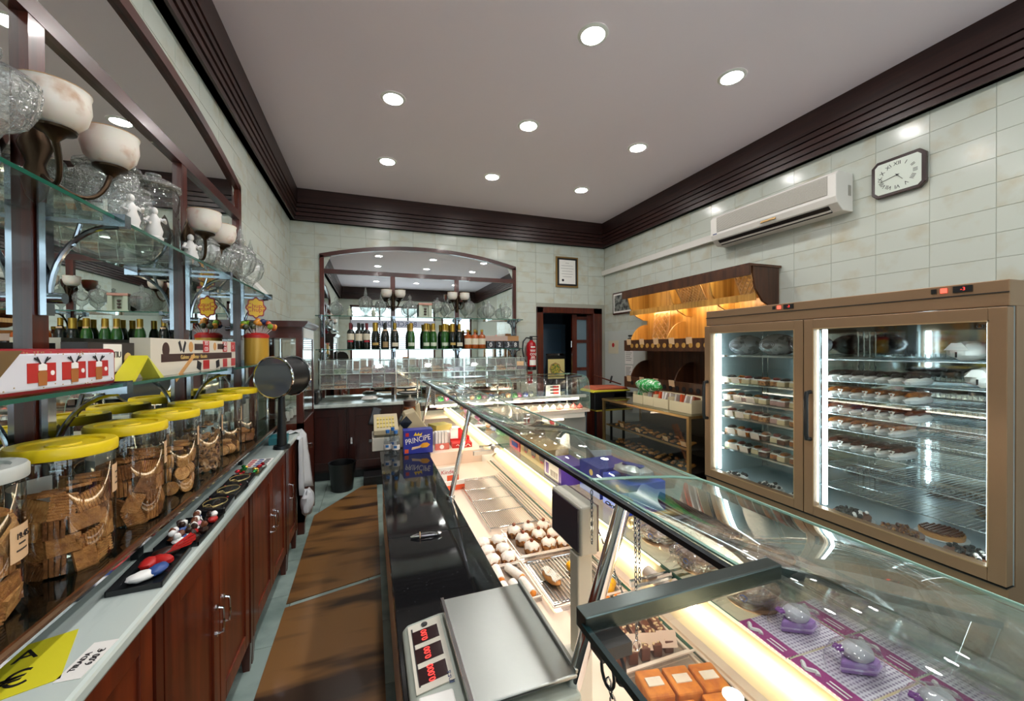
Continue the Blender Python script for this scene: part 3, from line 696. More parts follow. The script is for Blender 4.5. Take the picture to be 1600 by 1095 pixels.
for k, (y, x, lid, kd, n, top, d) in enumerate(jars):
    t = thing('biscuit_jar', '%s of clear plastic holding %s' % (d, kinds[kd]), 'biscuit jar', (x, y, ZJ), 0, 'clear biscuit jars on the left counter')
    inst('jar_body', jar_me, t); inst('lid', lid_me if lid == 'y' else lidg_me, t)
    if k in (1, 2): B().lathe([(JR-.002,.13),(JR-.002,.22)], 12, a0=2.3, a1=4.3).build('back_label', paper, t)
    l = inst('price_label', lab_me, t, (0, 0, .175 if k != 0 else .12), (0, 0, .42 if k else .25))
    if k == 0: text('19.45', .018, blk, l, ((JR+.002)*math.cos(-.12), (JR+.002)*math.sin(-.12), .052), (PI/2, 0, PI/2-.12))
    for j, (z0, w_) in enumerate(((.050, .30), (.034, .22), (.020, .34))):
        if k or j: B().lathe([(JR+.0018, z0), (JR+.0018, z0+.004)], 4, a0=-.12-w_/2, a1=-.12+w_/2).build('line_of_writing', mat('ink_dark', '3a322c', .6), l)
    fill((x, y, ZJ), kd, n, top, '%s, loose inside the %s' % (kinds[kd][:-1], d), 20+k)

# ---------------------------------------------------------------- goods lying on the marble
ZM = .9005
t = thing('price_sheet', 'yellow price sheet lettered TA and euro at the near end of the marble', 'price sheet', (-.725, 1.075, ZM), .35)
c = B().box(-.12, .12, -.09, .09, 0, .001).build('sheet', yel, t, smooth=False)
text('TA', .055, blk, c, (.035, .042, .0016), (0, 0, 0)); text('8 €', .07, blk, c, (.025, -.04, .0016), (0, 0, 0))
t = thing('price_slip', 'white handwritten price slip at the marble front edge', 'price slip', (-.562, 1.075, ZM), 1.5)
c = B().box(-.055, .055, -.022, .022, 0, .001).build('slip', paper, t, smooth=False)
text('TIRADA', .015, blk, c, (-.005, .009, .0016), (0, 0, 0)); text('6,00 €', .018, blk, c, (.005, -.010, .0016), (0, 0, 0))
def tray(label, x, y, sx, sy, m, rz=0, cat='tray'):
    t = thing('plastic_tray', label, cat, (x, y, ZM), rz)
    B().box(-sx/2, sx/2, -sy/2, sy/2, 0, .003).box(-sx/2, sx/2, -sy/2, -sy/2+.003, .003, .014).box(-sx/2, sx/2, sy/2-.003, sy/2, .003, .014).box(-sx/2, -sx/2+.003, -sy/2, sy/2, .003, .014).box(sx/2-.003, sx/2, -sy/2, sy/2, .003, .014).build('pan', m, t, smooth=False)
blk_tray = mat('black_tray', '1a1d20', .25)
tray('black tray with figure sweets nearest on the marble', -.605, 1.44, .12, .22, blk_tray, .05)
tray('black tray of chocolate figures in the middle of the marble', -.598, 1.69, .12, .24, blk_tray)
choc = mat('dark_chocolate', '2b1610', .35); choc_l = mat('milk_chocolate', '6b3a22', .4)
rd = random.Random(11)
fx = [('red', red), ('white', wht), ('blue', mat('sugar_blue', '2f4f8f', .4)), ('brown', choc_l), ('black', choc), ('pink', mat('sugar_pink', 'd78aa0', .4)), ('yellow', mat('sugar_yellow', 'd9c84a', .4))]
cnt = {}
for k in range(22):
    x, y = -.598+rd.uniform(-.042, .042), 1.69+(-.10+.20*(k+.5)/22)
    nm, m = fx[[1,4,2,3,1,4,5,0,4,1,2,6,4,3,1,5,4,1,0,4,1,2][k]]
    cnt[nm] = cnt.get(nm, 0)+1
    t = thing('chocolate_figure', '%s little %s sugar figure counting from the near end of the middle black tray' % (ORD[cnt[nm]-1], nm), 'sweet', (x, y, ZM+.0035), rd.uniform(0, 6), 'chocolate figures in the middle tray')
    B().blob((0,0,.013), (.016,.016,.013), .15, k, 8, 6).build('body', m, t); B().blob((.002,.002,.031), (.011,.011,.011), .1, k+9, 8, 6).build('head', [wht, choc, choc_l][k % 3], t)
for k, (dx, dy, m, nm) in enumerate([(.0, -.06, wht, 'white'), (-.02, .02, red, 'bright red'), (.015, .03, red, 'red striped'), (.0, .08, choc, 'dark'), (.03, -.03, fx[2][1], 'grey blue')]):
    o = B().blob((0,0,.014), (.034,.022,.013), .08, 40+k, 12, 8).build('wrapped_sweet', m, None, (-.605+dx*.8, 1.44+dy, ZM+.0035), (0, 0, .6+k))
    tag(o, '%s cellophane wrapped sweet in the nearest black tray' % nm, 'sweet')
t = thing('foil_fan', 'red foil fan sticking up from the nearest tray', 'foil decoration', (-.615, 1.50, ZM+.016), .3)
b = B()
for k in range(7):
    a = -.5+k*.16; b.add([(0,0,0),(.09*math.cos(a),.09*math.sin(a),.030+.004*(k % 2)),(.09*math.cos(a+.12),.09*math.sin(a+.12),.034)], [(0,1,2)])
b.build('fan', red, t, smooth=False)
def choco_box(label, y, rz):
    t = thing('chocolate_pack', label, 'chocolate pack', (-.595, y, ZM), rz, 'dark chocolate packs on the marble')
    p = B().box(-.05, .05, -.075, .075, 0, .03).build('pack', mat('dark_pack', '17171a', .12), t, smooth=False, bevel=.006)
    B().tube([(.04*math.cos(a)*1.0, .05*math.sin(a), .031) for a in [2*PI*k/20 for k in range(20)]], .0016, 5, True).build('gold_swirl', mat('gold_thread', 'b9a569', .3, .6), p)
    for s in (-1, 1): B().blob((s*.03, .05, .031), (.004,.004,.002), 0, 1, 6, 4).build('red_dot', red, p)
    B().tube([(-.03+.06*k/8, -.04+.02*math.sin(k*.9), .031) for k in range(9)], .0014, 5).build('gold_line', mat('gold_thread', 'b9a569', .3, .6), p)
choco_box('dark wrapped chocolate pack nearest the figures on the marble', 1.905, .05)
choco_box('dark wrapped chocolate pack second from the figures on the marble', 2.065, -.04)
choco_box('dark wrapped chocolate pack next to the coloured sweets', 2.225, .02)
sw = [('green', mat('foil_green', '1f7a35', .2, .7)), ('red', mat('foil_red', 'a81824', .2, .7)), ('gold', mat('foil_gold', 'c9a24e', .2, .9))]
tray('shallow clear tray of foil sweets at the far part of the marble', -.595, 2.41, .11, .17, jar_g)
for k in range(20):
    nm, m = sw[(k*7//5) % 3]
    o = B().blob((0,0,.010), (.013,.010,.009), .12, 60+k, 8, 6).build('foil_sweet', m, None, (-.595+(-.036 if k % 2 else .03)+rd.uniform(-.01,.01), 2.41-.07+.14*k/19, ZM+.0035+(.012 if k % 3 == 0 else 0)), (0,0,rd.uniform(0,3)))
    tag(o, '%s foil wrapped sweet in the clear tray on the marble' % nm, 'sweet', 'foil sweets on the marble')
t = thing('catalogue', 'open white catalogue with coloured pictures beside the foil sweets', 'catalogue', (-.60, 2.60, ZM), .0)
c = B().box(-.055, .055, -.085, .085, 0, .002).build('page', paper, t, smooth=False)
b = B()
for k in range(12): b.box(-.05+.035*(k % 3), -.025+.035*(k % 3), -.075+.04*(k//3), -.05+.04*(k//3), .002, .0026, k % 3)
b.build('pictures', [red, fx[2][1], blk], c, smooth=False)
t = thing('teal_box', 'flat teal carton lying on the marble by the far jars', 'box', (-.60, 3.12, ZM), .1)
B().box(-.055, .055, -.08, .08, 0, .045).build('carton', mat('teal_carton', '1f6f78', .35), t, smooth=False, bevel=.002)
# white plastic bag lying over the counter end and hanging down
bagw = mat('white_plastic_bag', 'c9cdd0', .3, spec=.6, bump=(25, .4))
t = thing('plastic_bag', 'white plastic bag draped over the far counter end and hanging down', 'plastic bag', (0, 0, 0))
rows = []
n = 9
def bagrow(pts): rows.append(pts)
rd = random.Random(2)
for j in range(12):
    f = j/11; row = []
    for k in range(n):
        u = k/(n-1)
        if f < .3: p = (-.72+.20*u+.02*f, 3.30+.12*f/.3+.14*u*0+.10*u, .905+.014*math.sin(u*9+f*9)**2)
        else:
            g = (f-.3)/.7; p = (-.515+.05*u*g+.02*math.sin(u*8), 3.34+.18*u+.04*g*u, .90-.46*g+.015*math.sin(u*7+g*3))
        row.append((p[0]+rd.uniform(-.003,.003), p[1], p[2]))
    rows.append(row)
b = B(); vs = [p for r in rows for p in r]
b.add(vs, [(j*n+k, j*n+k+1, (j+1)*n+k+1, (j+1)*n+k) for j in range(11) for k in range(n-1)])
o = b.build('sheet', bagw, t); so = o.modifiers.new('thick', 'SOLIDIFY'); so.thickness = .002
B().blob((-.47, 3.42, .36), (.05,.10,.10), .12, 5, 14, 9).build('bag_bulge', bagw, t)

# ================================================================ glass vitrine past the counter
t = thing('glass_vitrine', 'tall mahogany and glass vitrine between the left counter and the back wall', 'display cabinet', (0, 0, 0))
vx0, vx1, vy0, vy1 = XL+.006, -.53, 3.68, 4.36
B().prism([(vx0,1.78),(vx1+.045,1.78),(vx1+.045,1.765),(vx1+.02,1.735),(vx1+.005,1.73),(vx0,1.73)], 'xz', vy0-.045, vy1+.02).build('cornice_top', mahog, t, smooth=False)
B().box(vx0, vx1, vy0, vy1, 1.64, 1.73).build('fascia', mahog, t, smooth=False)
B().box(vx1, vx1+.004, vy0+.05, vy1-.02, 1.645, 1.725).build('side_glare_strip', white_m, t, smooth=False)  # white strip standing for light caught on the glass side
for x, y in ((vx1-.05, vy0), (vx1-.05, vy1-.05), (vx0, vy0), (vx0, vy1-.05)):
    B().box(x, x+.05, y, y+.05, .0, 1.64).build('corner_post', mahog_v, t, smooth=False)
B().box(vx0, vx1, vy0, vy1, .10, .93).build('lower_cabinet', mahog_v, t, smooth=False)
B().box(vx1-.012, vx1-.006, vy0+.05, vy1-.05, .93, 1.64).build('side_pane', pane, t, smooth=False)
B().box(vx0+.05, vx1-.05, vy0+.012, vy0+.018, .93, 1.64).build('front_pane', pane, t, smooth=False)
for z in (1.12, 1.30, 1.47): B().box(vx0+.03, vx1-.02, vy0+.03, vy1-.03, z, z+.006).build('shelf', shelf_g, t, smooth=False)
for x in (-.80, -.70): B().lathe([(.012,.0),(.016,.05),(.011,.1),(.017,.36),(.011,.37),(.017,.375),(.012,.70)], 12, (x, vy0+.045, .935)).build('chrome_pillar', chrome, t)
B().box(vx1, vx1+.03, 3.95, 3.99, .66, .70).build('lock', chrome, t, smooth=False, bevel=.004)
rd = random.Random(8)
for k in range(9):
    z = (.937, 1.127, 1.307)[k % 3]; y = 3.80+.16*(k//3)
    o = B().lathe([(.001,0),(.03,0),(.034,.03),(.026,.075),(.018,.08),(.001,.085)], 14).build('china_cup', [white_fig, grn_fig, mat('brown_china', '6a4632', .4)][k % 3], None, (-.68, y, z))
    tag(o, '%s china pot in the vitrine, shelf %s, %s from the counter' % (['white', 'pale green', 'brown'][k % 3], ['lowest', 'middle', 'upper'][k % 3], ['first', 'second', 'third'][k//3]), 'china pot', 'china in the vitrine')

# ================================================================ floor things
matw = mat('brown_floor_sheet', '8a6338', .3, noise=((1.2, 5.5, 2), '3a281b', .48, .62, 3), coat=.2)
tag(B().prism([(-.50,.85),(.052,.85),(.055,2.80),(-.49,2.66)], 'xy', .001, .006).build('floor_mat', matw, smooth=False), 'brown wood-patterned floor sheet nearest the camera in the aisle', 'floor mat')
tag(B().prism([(-.49,2.70),(.055,2.84),(.06,4.75),(-.10,4.72),(-.50,4.05)], 'xy', .001, .006).build('floor_mat', matw, smooth=False), 'brown wood-patterned floor sheet farther down the aisle', 'floor mat')
t = thing('waste_bin', 'black waste bin on the floor before the back cabinets', 'waste bin', (-.30, 4.70, .0))
B().lathe([(.001,.001),(.11,.001),(.14,.30),(.145,.305),(.13,.30),(.105,.012),(.001,.012)], 20).build('pail', black, t)
t = thing('floor_box', 'dark low step box under the back cabinets', 'box', (.10, 4.82, 0))
B().box(-.18, .2, -.1, .14, .0, .10).build('step', black, t, smooth=False, bevel=.005)
# ================================================================ back counter
tag(B().box(-.90, 2.20, 4.98, YB-.04, .862, .90).build('back_counter_top', marble_m, smooth=False, bevel=.008), 'pale marble counter top along the back wall under the candy bins', 'counter top')
darkcab = mat('dark_cabinet_wood', '3a130c', .35, noise=((20,20,1.6), '210a07', .3, .7), coat=.3)
for k in range(5):
    x0 = -.88+.615*k; x1 = x0+.612
    t = thing('back_cabinet', 'dark mahogany cabinet under the back counter, %s from the left' % ORD[k], 'cabinet', (0,0,0), 0, 'dark mahogany cabinets under the back counter')
    B().box(x0, x1, 5.05, YB-.01, .10, .86).build('body', darkcab, t, smooth=False)
    B().box(x0, x1, 5.09, YB-.01, .0, .10).build('plinth', black, t, smooth=False)
    d = B().box(x0+.02, x0+.09, 5.03, 5.05, .13, .84).box(x1-.09, x1-.02, 5.03, 5.05, .13, .84).box(x0+.09, x1-.09, 5.03, 5.05, .13, .22).box(x0+.09, x1-.09, 5.03, 5.05, .75, .84).build('door', darkcab, t, smooth=False, bevel=.003)
    B().box(x0+.09, x1-.09, 5.038, 5.05, .22, .75).build('panel', darkcab, d, smooth=False)
    B().box(x0+.035, x0+.06, 5.015, 5.03, .42, .50).build('handle', chrome, d, smooth=False, bevel=.004)

# acrylic candy bins, two rows of eighteen
BW = .1455
bin_me = B().add([(.001,0,0),(BW-.001,0,0),(BW-.001,0,.055),(.001,0,.055)], [(0,1,2,3)]).mesh('front_lip', acryl, False)
bb = B(); w0, w1 = .001, BW-.001
bb.quad((w0,.0,.055),(w1,.0,.055),(w1,.03,.165),(w0,.03,.165)); bb.quad((w0,0,0),(w0,.22,0),(w0,.22,.165),(w0,.03,.165)); bb.quad((w1,0,0),(w1,.22,0),(w1,.22,.165),(w1,.03,.165))
bb.quad((w0,0,0),(w1,0,0),(w1,.22,0),(w0,.22,0)); bb.quad((w0,.22,0),(w1,.22,0),(w1,.22,.165),(w0,.22,.165)); bb.quad((w0,.03,.165),(w1,.03,.165),(w1,.22,.165),(w0,.22,.165))
bin_body = bb.mesh('bin_body', acryl, False)
fr_me = B().bar((0,.028,.167),(0,0,.055),.0045,.0045).bar((0,0,.055),(0,0,0),.0045,.0045).bar((0,.028,.166),(BW,.028,.166),.005,.005).bar((0,0,.001),(BW,0,.001),.005,.005).bar((0,0,.056),(BW,0,.056),.003,.003).mesh('bin_edge', mat('bin_edge_pale', 'b9c9c0', .15, spec=.8), False)
cand = [mat('candies_%d' % k, c, .35, noise=((70,70,70), d, .45, .55, 2)) for k, (c, d) in enumerate([('7a2430','d9b8a0'), ('356b3c','b9d0b0'), ('c7b9a2','8a6a4a'), ('b06a3a','e0c090'), ('d8d5cc','a06a70'), ('4a3a5c','c0a8b8')])]
rd = random.Random(4)
for r, z in ((0, 1.244), (1, 1.068)):
    for k in range(18):
        x = -.56+BW*k
        lev = [0.0, .02, .05, .035, .0, .03][(k*5+r*3) % 6]
        t = thing('candy_bin', 'clear acrylic candy bin, %s from the left in the %s row%s' % (ORD[k], ['upper', 'lower'][r], '' if lev else ', empty'), 'candy bin', (x, 5.14, z), 0, 'clear candy bins on the back counter')
        inst('bin_body', bin_body, t); inst('front_lip', bin_me, t); inst('bin_edge', fr_me, t)
        if lev:
            b = B(); n = 6; vs = []
            for j in range(n):
                for i in range(n): vs.append((.006+(BW-.012)*i/(n-1), .006+.205*j/(n-1), lev*(1+.25*rd.uniform(-1,1))+.03*j/(n-1)))
            b.add(vs, [(j*n+i, j*n+i+1, (j+1)*n+i+1, (j+1)*n+i) for j in range(n-1) for i in range(n-1)])
            b.box(.006, BW-.006, .006, .21, .003, lev*.7)
            tag(b.build('loose_candies', cand[(k+r*2) % 6], None, (x, 5.14, z), smooth=False), 'loose candies filling the %s bin of the %s row' % (ORD[k], ['upper', 'lower'][r]), 'candies', kind='stuff')
t = thing('bin_stand', 'chrome wire stand that carries the two rows of candy bins', 'stand', (0,0,0))
for x in (-.57, .30, 1.17, 2.07):
    B().box(x-.006, x+.006, 5.118, 5.130, .9005, 1.43).build('upright', chrome, t, smooth=False); B().box(x-.006, x+.006, 5.37, 5.382, .9005, 1.43).build('upright', chrome, t, smooth=False)
for z in (1.060, 1.236): B().box(-.58, 2.08, 5.145, 5.155, z, z+.006).box(-.58, 2.08, 5.34, 5.35, z, z+.006).build('rail', chrome, t, smooth=False)
tg = tag(B().box(1.92, 2.02, 5.128, 5.130, 1.30, 1.36).build('price_tag', tag_m, smooth=False), 'small tan price tag on the rightmost candy bin', 'price tag')

# things under the bins on the marble
ZC = .9005
t = thing('cake_board', 'clear dish with white scrunched paper on the back counter', 'dish', (.02, 5.18, ZC))
B().lathe([(.001,.0),(.09,.0),(.13,.02),(.132,.022),(.001,.012)], 24).build('dish', jar_g, t); B().blob((-.03,0,.035),(.09,.06,.028),.3,3,12,7).build('paper', paper, t)
t = thing('cake_stand', 'black rimmed cake stand on the back counter', 'cake stand', (.47, 5.15, ZC))
B().lathe([(.001,0),(.06,0),(.05,.012),(.014,.03),(.014,.06),(.10,.075),(.15,.08),(.15,.092),(.001,.09)], 24).build('stand', white_m, t)
B().lathe([(.152,.083),(.154,.09),(.146,.098),(.146,.092)], 24).build('rim', black, t)
t = thing('flat_carton', 'flat brown carton on the back counter right of the cake stand', 'carton', (.86, 5.15, ZC))
B().box(-.20, .20, -.08, .1, 0, .055).build('carton', mat('brown_card', '8a6846', .6), t, smooth=False)
t = thing('black_case', 'long black folder case lying above the brown carton', 'case', (.96, 5.16, ZC+.0555))
B().box(-.28, .28, -.08, .1, 0, .035).build('case', black, t, smooth=False, bevel=.006); B().box(.24, .275, -.083, -.08, .008, .027).build('white_label', paper, t, smooth=False)
t = thing('wooden_tray', 'low wooden tray at the right part of the back counter', 'tray', (1.50, 5.14, ZC))
B().box(-.22, .22, -.08, .09, 0, .012).box(-.22, .22, -.08, -.07, .012, .05).box(-.22, -.21, -.07, .09, .012, .05).box(.21, .22, -.07, .09, .012, .05).build('tray', mat('tray_wood', '8a5a34', .5), t, smooth=False)
t = thing('coffee_machine', 'dark bulky appliance at the left end of the back counter', 'appliance', (-.66, 5.18, ZC))
B().box(-.09, .09, -.12, .12, 0, .16).build('body', black, t, smooth=False, bevel=.02); B().cyl((-.03,-.12,.08),(-.03,-.17,.08),.03,n=14).build('nozzle', darkmetal, t); B().box(.03,.07,-.13,-.12,.02,.14).build('grille', darkmetal, t, smooth=False)

# ---------------------------------------------------------------- bottles on the lower back shelf
ZB2 = 1.5405
g_dark = mat('dark_bottle_glass', '0c1410', .06, spec=.8); g_green = mat('green_bottle_glass', '24561f', .06, spec=.8); g_amber = mat('amber_whisky', 'a8501a', .08, spec=.8)
lab_w = mat('bottle_label', 'd7cfb8', .6); foil_r = mat('capsule_red', '6d1a24', .3); foil_g = mat('capsule_gold', 'b8963f', .3, .7); foil_d = mat('capsule_black', '131313', .3)
P_BX = [(.001,0),(.037,0),(.039,.006),(.039,.185),(.033,.205),(.016,.225),(.0145,.285),(.016,.288),(.016,.296),(.001,.297)]
P_CH = [(.001,0),(.040,0),(.044,.006),(.044,.145),(.038,.185),(.022,.225),(.0155,.25),(.015,.30),(.001,.305)]
P_WH = [(.001,0),(.043,0),(.046,.006),(.046,.15),(.036,.17),(.017,.178),(.015,.205),(.018,.21),(.018,.235),(.001,.237)]
def bottle_meshes(prof, gl, cap_m, z0, capr):
    r = prof[2][0]; zt = prof[-1][1]
    body = B().lathe(prof, 18).mesh('bottle_body', gl)
    cap = B().lathe([(capr, z0), (capr, zt-.003), (.001, zt+.001)], 14).mesh('capsule', cap_m)
    return body, cap
def lab_mesh(r, z0, z1, m, a=1.35): return B().lathe([(r+.0008, z0), (r+.0008, z1)], 12, a0=-PI/2-a, a1=-PI/2+a).mesh('paper_label', m)
oval_red = mat('label_red_oval', 'a3172b', .5)
kinds_b = {
 'wine': (bottle_meshes(P_BX, g_dark, foil_r, .225, .0168), lab_mesh(.039, .105, .175, lab_w), lab_mesh(.039, .080, .100, oval_red, .8)),
 'wine2': (bottle_meshes(P_BX, g_dark, foil_d, .225, .0168), lab_mesh(.039, .095, .175, lab_w), None),
 'cava': (bottle_meshes(P_CH, g_dark, foil_g, .20, .030), lab_mesh(.044, .045, .075, mat('label_gold', 'b79a58', .5), .8), None),
 'cava_tag': (bottle_meshes(P_CH, g_dark, foil_g, .235, .0195), lab_mesh(.044, .03, .075, lab_w, .9), None),
 'cava_round': (bottle_meshes(P_CH, g_dark, foil_d, .24, .0185), lab_mesh(.044, .02, .085, mat('label_tan', '9a8058', .5), .75), None),
 'green': (bottle_meshes(P_CH, g_green, foil_g, .22, .025), lab_mesh(.044, .035, .075, mat('label_pale', 'c3cdb8', .5), .9), None),
 'whisky': (bottle_meshes(P_WH, g_amber, foil_g, .208, .0185), lab_mesh(.046, .05, .125, lab_w), None)}
desc = {'wine': 'red wine bottle with a cream label and red oval', 'wine2': 'red wine bottle with a plain cream label', 'cava': 'dark cava bottle with gold foil neck', 'cava_tag': 'dark sparkling wine bottle with a cream band label',
        'cava_round': 'dark bottle with a round tan label', 'green': 'green sparkling wine bottle with a pale label', 'whisky': 'amber whisky bottle with a cream label'}
row = [(-.23, 'wine', 'leftmost'), (-.135, 'wine2', 'between the two wines with red ovals'), (-.04, 'wine', 'third from the left'), (.065, 'cava', 'right after the wine bottles'), (.185, 'cava_round', 'left of the first mullion'), (.305, 'cava_tag', 'before the first mullion'),
       (.51, 'green', 'standing alone right of the first mullion'), (.705, 'green', 'left one of the green pair'), (.80, 'green', 'right one of the green pair'), (.95, 'green', 'left of the second mullion'), (1.06, 'cava', 'squeezed between green bottles'), (1.155, 'cava_tag', 'before the second mullion'),
       (1.275, 'whisky', 'left of the three whiskies'), (1.375, 'whisky', 'middle of the three whiskies'), (1.475, 'whisky', 'right of the three whiskies')]
def bottle(x, y, z, kd, d, group='bottles on the lower back shelf'):
    t = thing('bottle', desc[kd]+', '+d, 'bottle', (x, y, z), 0, group); t.scale = (1.1, 1.1, 1.12)
    (bo, ca), l1, l2 = kinds_b[kd]
    inst('bottle_body', bo, t); inst('capsule', ca, t); inst('paper_label', l1, t)
    if l2: inst('oval_label', l2, t)
    if kd.startswith(('cava', 'green')): inst('neck_tag', ntag, t)
    return t
ntag = B().lathe([(.030, .19), (.027, .225)], 6, a0=-PI/2-.9, a1=-PI/2+.9).mesh('neck_tag', tag_m)
for x, kd, d in row: bottle(x, 5.34, ZB2, kd, d)
for x, kd, d in [(-.09, 'wine2', 'behind the front wines'), (.75, 'green', 'behind the green pair'), (1.0, 'green', 'behind the second mullion gap')]:
    bottle(x, 5.435, ZB2, kd, d)
num_m = mat('black_number_box', '1a1c22', .4, noise=((40,40,40), '5a5f6a', .5, .6))
for k, (x, n) in enumerate(((1.60, '0'), (1.73, '2'), (1.86, '3'), (1.97, '8'))):
    t = thing('number_candle_box', 'black number candle box, %s at the end of the bottle shelf' % ['leftmost','left of the middle','right of the middle','rightmost'][k], 'candle box', (x, 5.32, ZB2))
    c = B().box(-.055, .055, 0, .07, 0, .105).build('box', num_m, t, smooth=False); text(n, .085, wht, c, (0, -.0008, .05), FRONT)
t = thing('shelf_carton', 'long tan carton lying behind the number candles on the bottle shelf', 'carton', (1.79, 5.40, ZB2))
c = B().box(-.26, .26, 0, .07, 0, .18).build('carton', mat('tan_carton', 'c08d5c', .6), t, smooth=False); B().box(-.26, .09, -.001, 0, .11, .18).build('pale_side', mat('pale_carton', 'c9b0a2', .6), c, smooth=False)

# ---------------------------------------------------------------- on the back wall
t = thing('framed_certificate', 'certificate with a black mat in a narrow gold frame on the back wall', 'picture', (2.70, YB-.006, 2.485))
B().box(0, .385, -.022, 0, 0, .47).build('frame', mat('gold_frame', '8f6f3a', .35, .4), t, smooth=False, bevel=.004)
B().box(.022, .363, -.024, -.021, .022, .448).build('mat_board', black, t, smooth=False); c = B().box(.052, .333, -.026, -.023, .05, .42).build('certificate', paper, t, smooth=False)
for k, wd in enumerate((.06, .2, .22, .18, .2, .16)): B().box(.19-wd/2, .19+wd/2, -.0268, -.026, .37-.042*k, .374-.042*k).build('line_of_writing', mat('ink_grey', '6a6a66', .6), c, smooth=False)
B().cyl((.115,-.0268,.105),(.115,-.026,.105),.02,n=14).build('seal', blk, c, smooth=False)
t = thing('fire_extinguisher', 'red fire extinguisher with a black hose on the back wall by the door', 'fire extinguisher', (2.255, YB-.085, 1.22))
B().lathe([(.001,0),(.07,.0),(.075,.01),(.075,.35),(.06,.40),(.028,.425),(.026,.44),(.001,.44)], 22).build('cylinder', mat('extinguisher_red', 'a3141b', .25), t)
B().lathe([(.077,-.002),(.077,.05),(.07,.052)], 22).build('black_base', black, t)
B().cyl((0,0,.44),(0,0,.49),.022,n=12).box(-.02,.11,-.012,.012,.485,.50).box(-.01,.10,-.012,.012,.45,.462).build('valve_handle', darkmetal, t)
B().tube([(-.02,0,.47),(-.08,-.01,.475),(-.13,-.01,.42),(-.145,-.01,.30),(-.12,-.01,.18),(-.09,-.01,.12)], .011, 8).build('hose', black, t)
lb = B().lathe([(.0762,.07),(.0762,.15)], 10, a0=-PI/2-.7, a1=-PI/2+.7).build('label', paper, t)
text('CO2', .05, wht, t, (0, -.0775, .23), FRONT); [B().lathe([(.0758, z0), (.0758, z0+h_)], 6, a0=-PI/2-w_, a1=-PI/2+w_).build('line_of_writing', wht, t) for z0, h_, w_ in ((.33, .016, .45), (.29, .006, .6), (.275, .006, .5), (.185, .012, .4), (.165, .006, .5))]
t = thing('fire_sign', 'small red fire sign below the extinguisher', 'sign', (2.255, YB-.006, 1.0))
B().box(-.06,.06,-.004,0,0,.20).build('plate', paper, t, smooth=False); B().box(-.05,.05,-.006,-.004,.01,.19).build('red_field', red, t, smooth=False); B().box(-.012,.012,-.0075,-.006,.05,.13).build('pictogram', wht, t, smooth=False)
# poster board in the door opening
t = thing('poster_stand', 'pavement board with a yellow pizza poster in the back doorway', 'poster stand', (2.86, YB+.32, 0), 0)
B().box(-.17,.17,-.012,.012,.55,1.42).build('board', black, t, smooth=False, bevel=.006); pb = B().box(-.15,.15,-.016,-.012,1.04,1.36).build('poster', mat('poster_yellow', 'e0d08a', .5), t, smooth=False)
B().cyl((-.02,-.018,1.2),(-.02,-.016,1.2),.105,n=8).build('board_print', mat('pizza_tan', 'b0885a', .5), pb, smooth=False); B().cyl((-.02,-.020,1.2),(-.02,-.018,1.2),.085,n=20).build('pizza_print', mat('pizza_mix', 'c7b24a', .5, noise=((45,45,45), '5a7a3a', .5, .55)), pb, smooth=False)
B().obox((.10,-.018,1.16),(.16,.002,.012),(0,.6,0)).build('stripe_print', blk, pb, smooth=False)
for s in (-1,1): B().bar((s*.16,0,1.4),(s*.16,.22,0),.02,.012).bar((s*.16,0,1.4),(s*.16,-.02,0),.02,.012).build('leg', black, t, smooth=False)
B().box(-.17,.17,-.02,.02,1.42,1.45).build('clip', chrome, t, smooth=False)
dl = B().blob((2.95, 6.88, 1.42), (.012,.008,.012), 0, 1, 8, 5).build('red_pilot_lamp', lamp('pilot_glow', (1,.25,.08), 6))
tag(dl, 'tiny red pilot lamp glowing in the dark back room', 'pilot lamp')
t = thing('stored_boxes', 'dark shelf unit with jars just inside the back doorway', 'shelf unit', (2.52, YB+.35, 0))
B().box(-.09,.09,0,.2,0,.02).box(-.09,.09,0,.2,.7,.72).box(-.09,.09,0,.2,1.2,1.22).box(-.09,.09,0,.2,1.9,1.92).box(-.09,-.08,0,.2,0,1.92).build('frame', black, t, smooth=False)
for z in (.72, 1.22): B().box(-.06,.06,.03,.15,z+.001,z+.2).build('canister', mat('dim_canister', '303a44', .4), t, smooth=False, bevel=.01)
# ================================================================ main display case (runs down the aisle)
gt = tag(B().box(.060, .388, -.70, 1.615, .770, .80).build('granite_worktop', granite, smooth=False, bevel=.003), 'near slab of the speckled black granite worktop under the scale', 'worktop')
gt = tag(B().box(.060, .388, 1.617, 3.48, .770, .80).build('granite_worktop', granite, smooth=False, bevel=.003), 'far slab of the speckled black granite worktop under the cash register', 'worktop')
t = case = thing('display_case', 'long glass pastry display case with chrome posts beside the black worktop', 'display case', (0,0,0))
glow_w = mat('case_white', 'e9dfd2', .35)
B().box(.09, 1.17, -.70, 3.48, .10, .695).build('base', glow_w, t, smooth=False)
B().box(.13, 1.02, -.70, 3.48, 0, .10).build('plinth', black, t, smooth=False)
B().box(.09, .40, -.70, 3.48, .695, .770).build('worktop_support', glow_w, t, smooth=False)
B().box(.40, 1.17, -.70, 2.84, .695, .702).build('deck', beige, t, smooth=False)
B().box(.40, .78, 2.84, 3.48, .695, .795).build('end_platform', beige, t, smooth=False)
B().box(1.17, 1.205, -.70, 3.88, .60, .78).build('front_kerb', beige, t, smooth=False)
B().box(.78, 1.17, 2.84, 3.88, .60, .702).build('far_deck', beige, t, smooth=False)
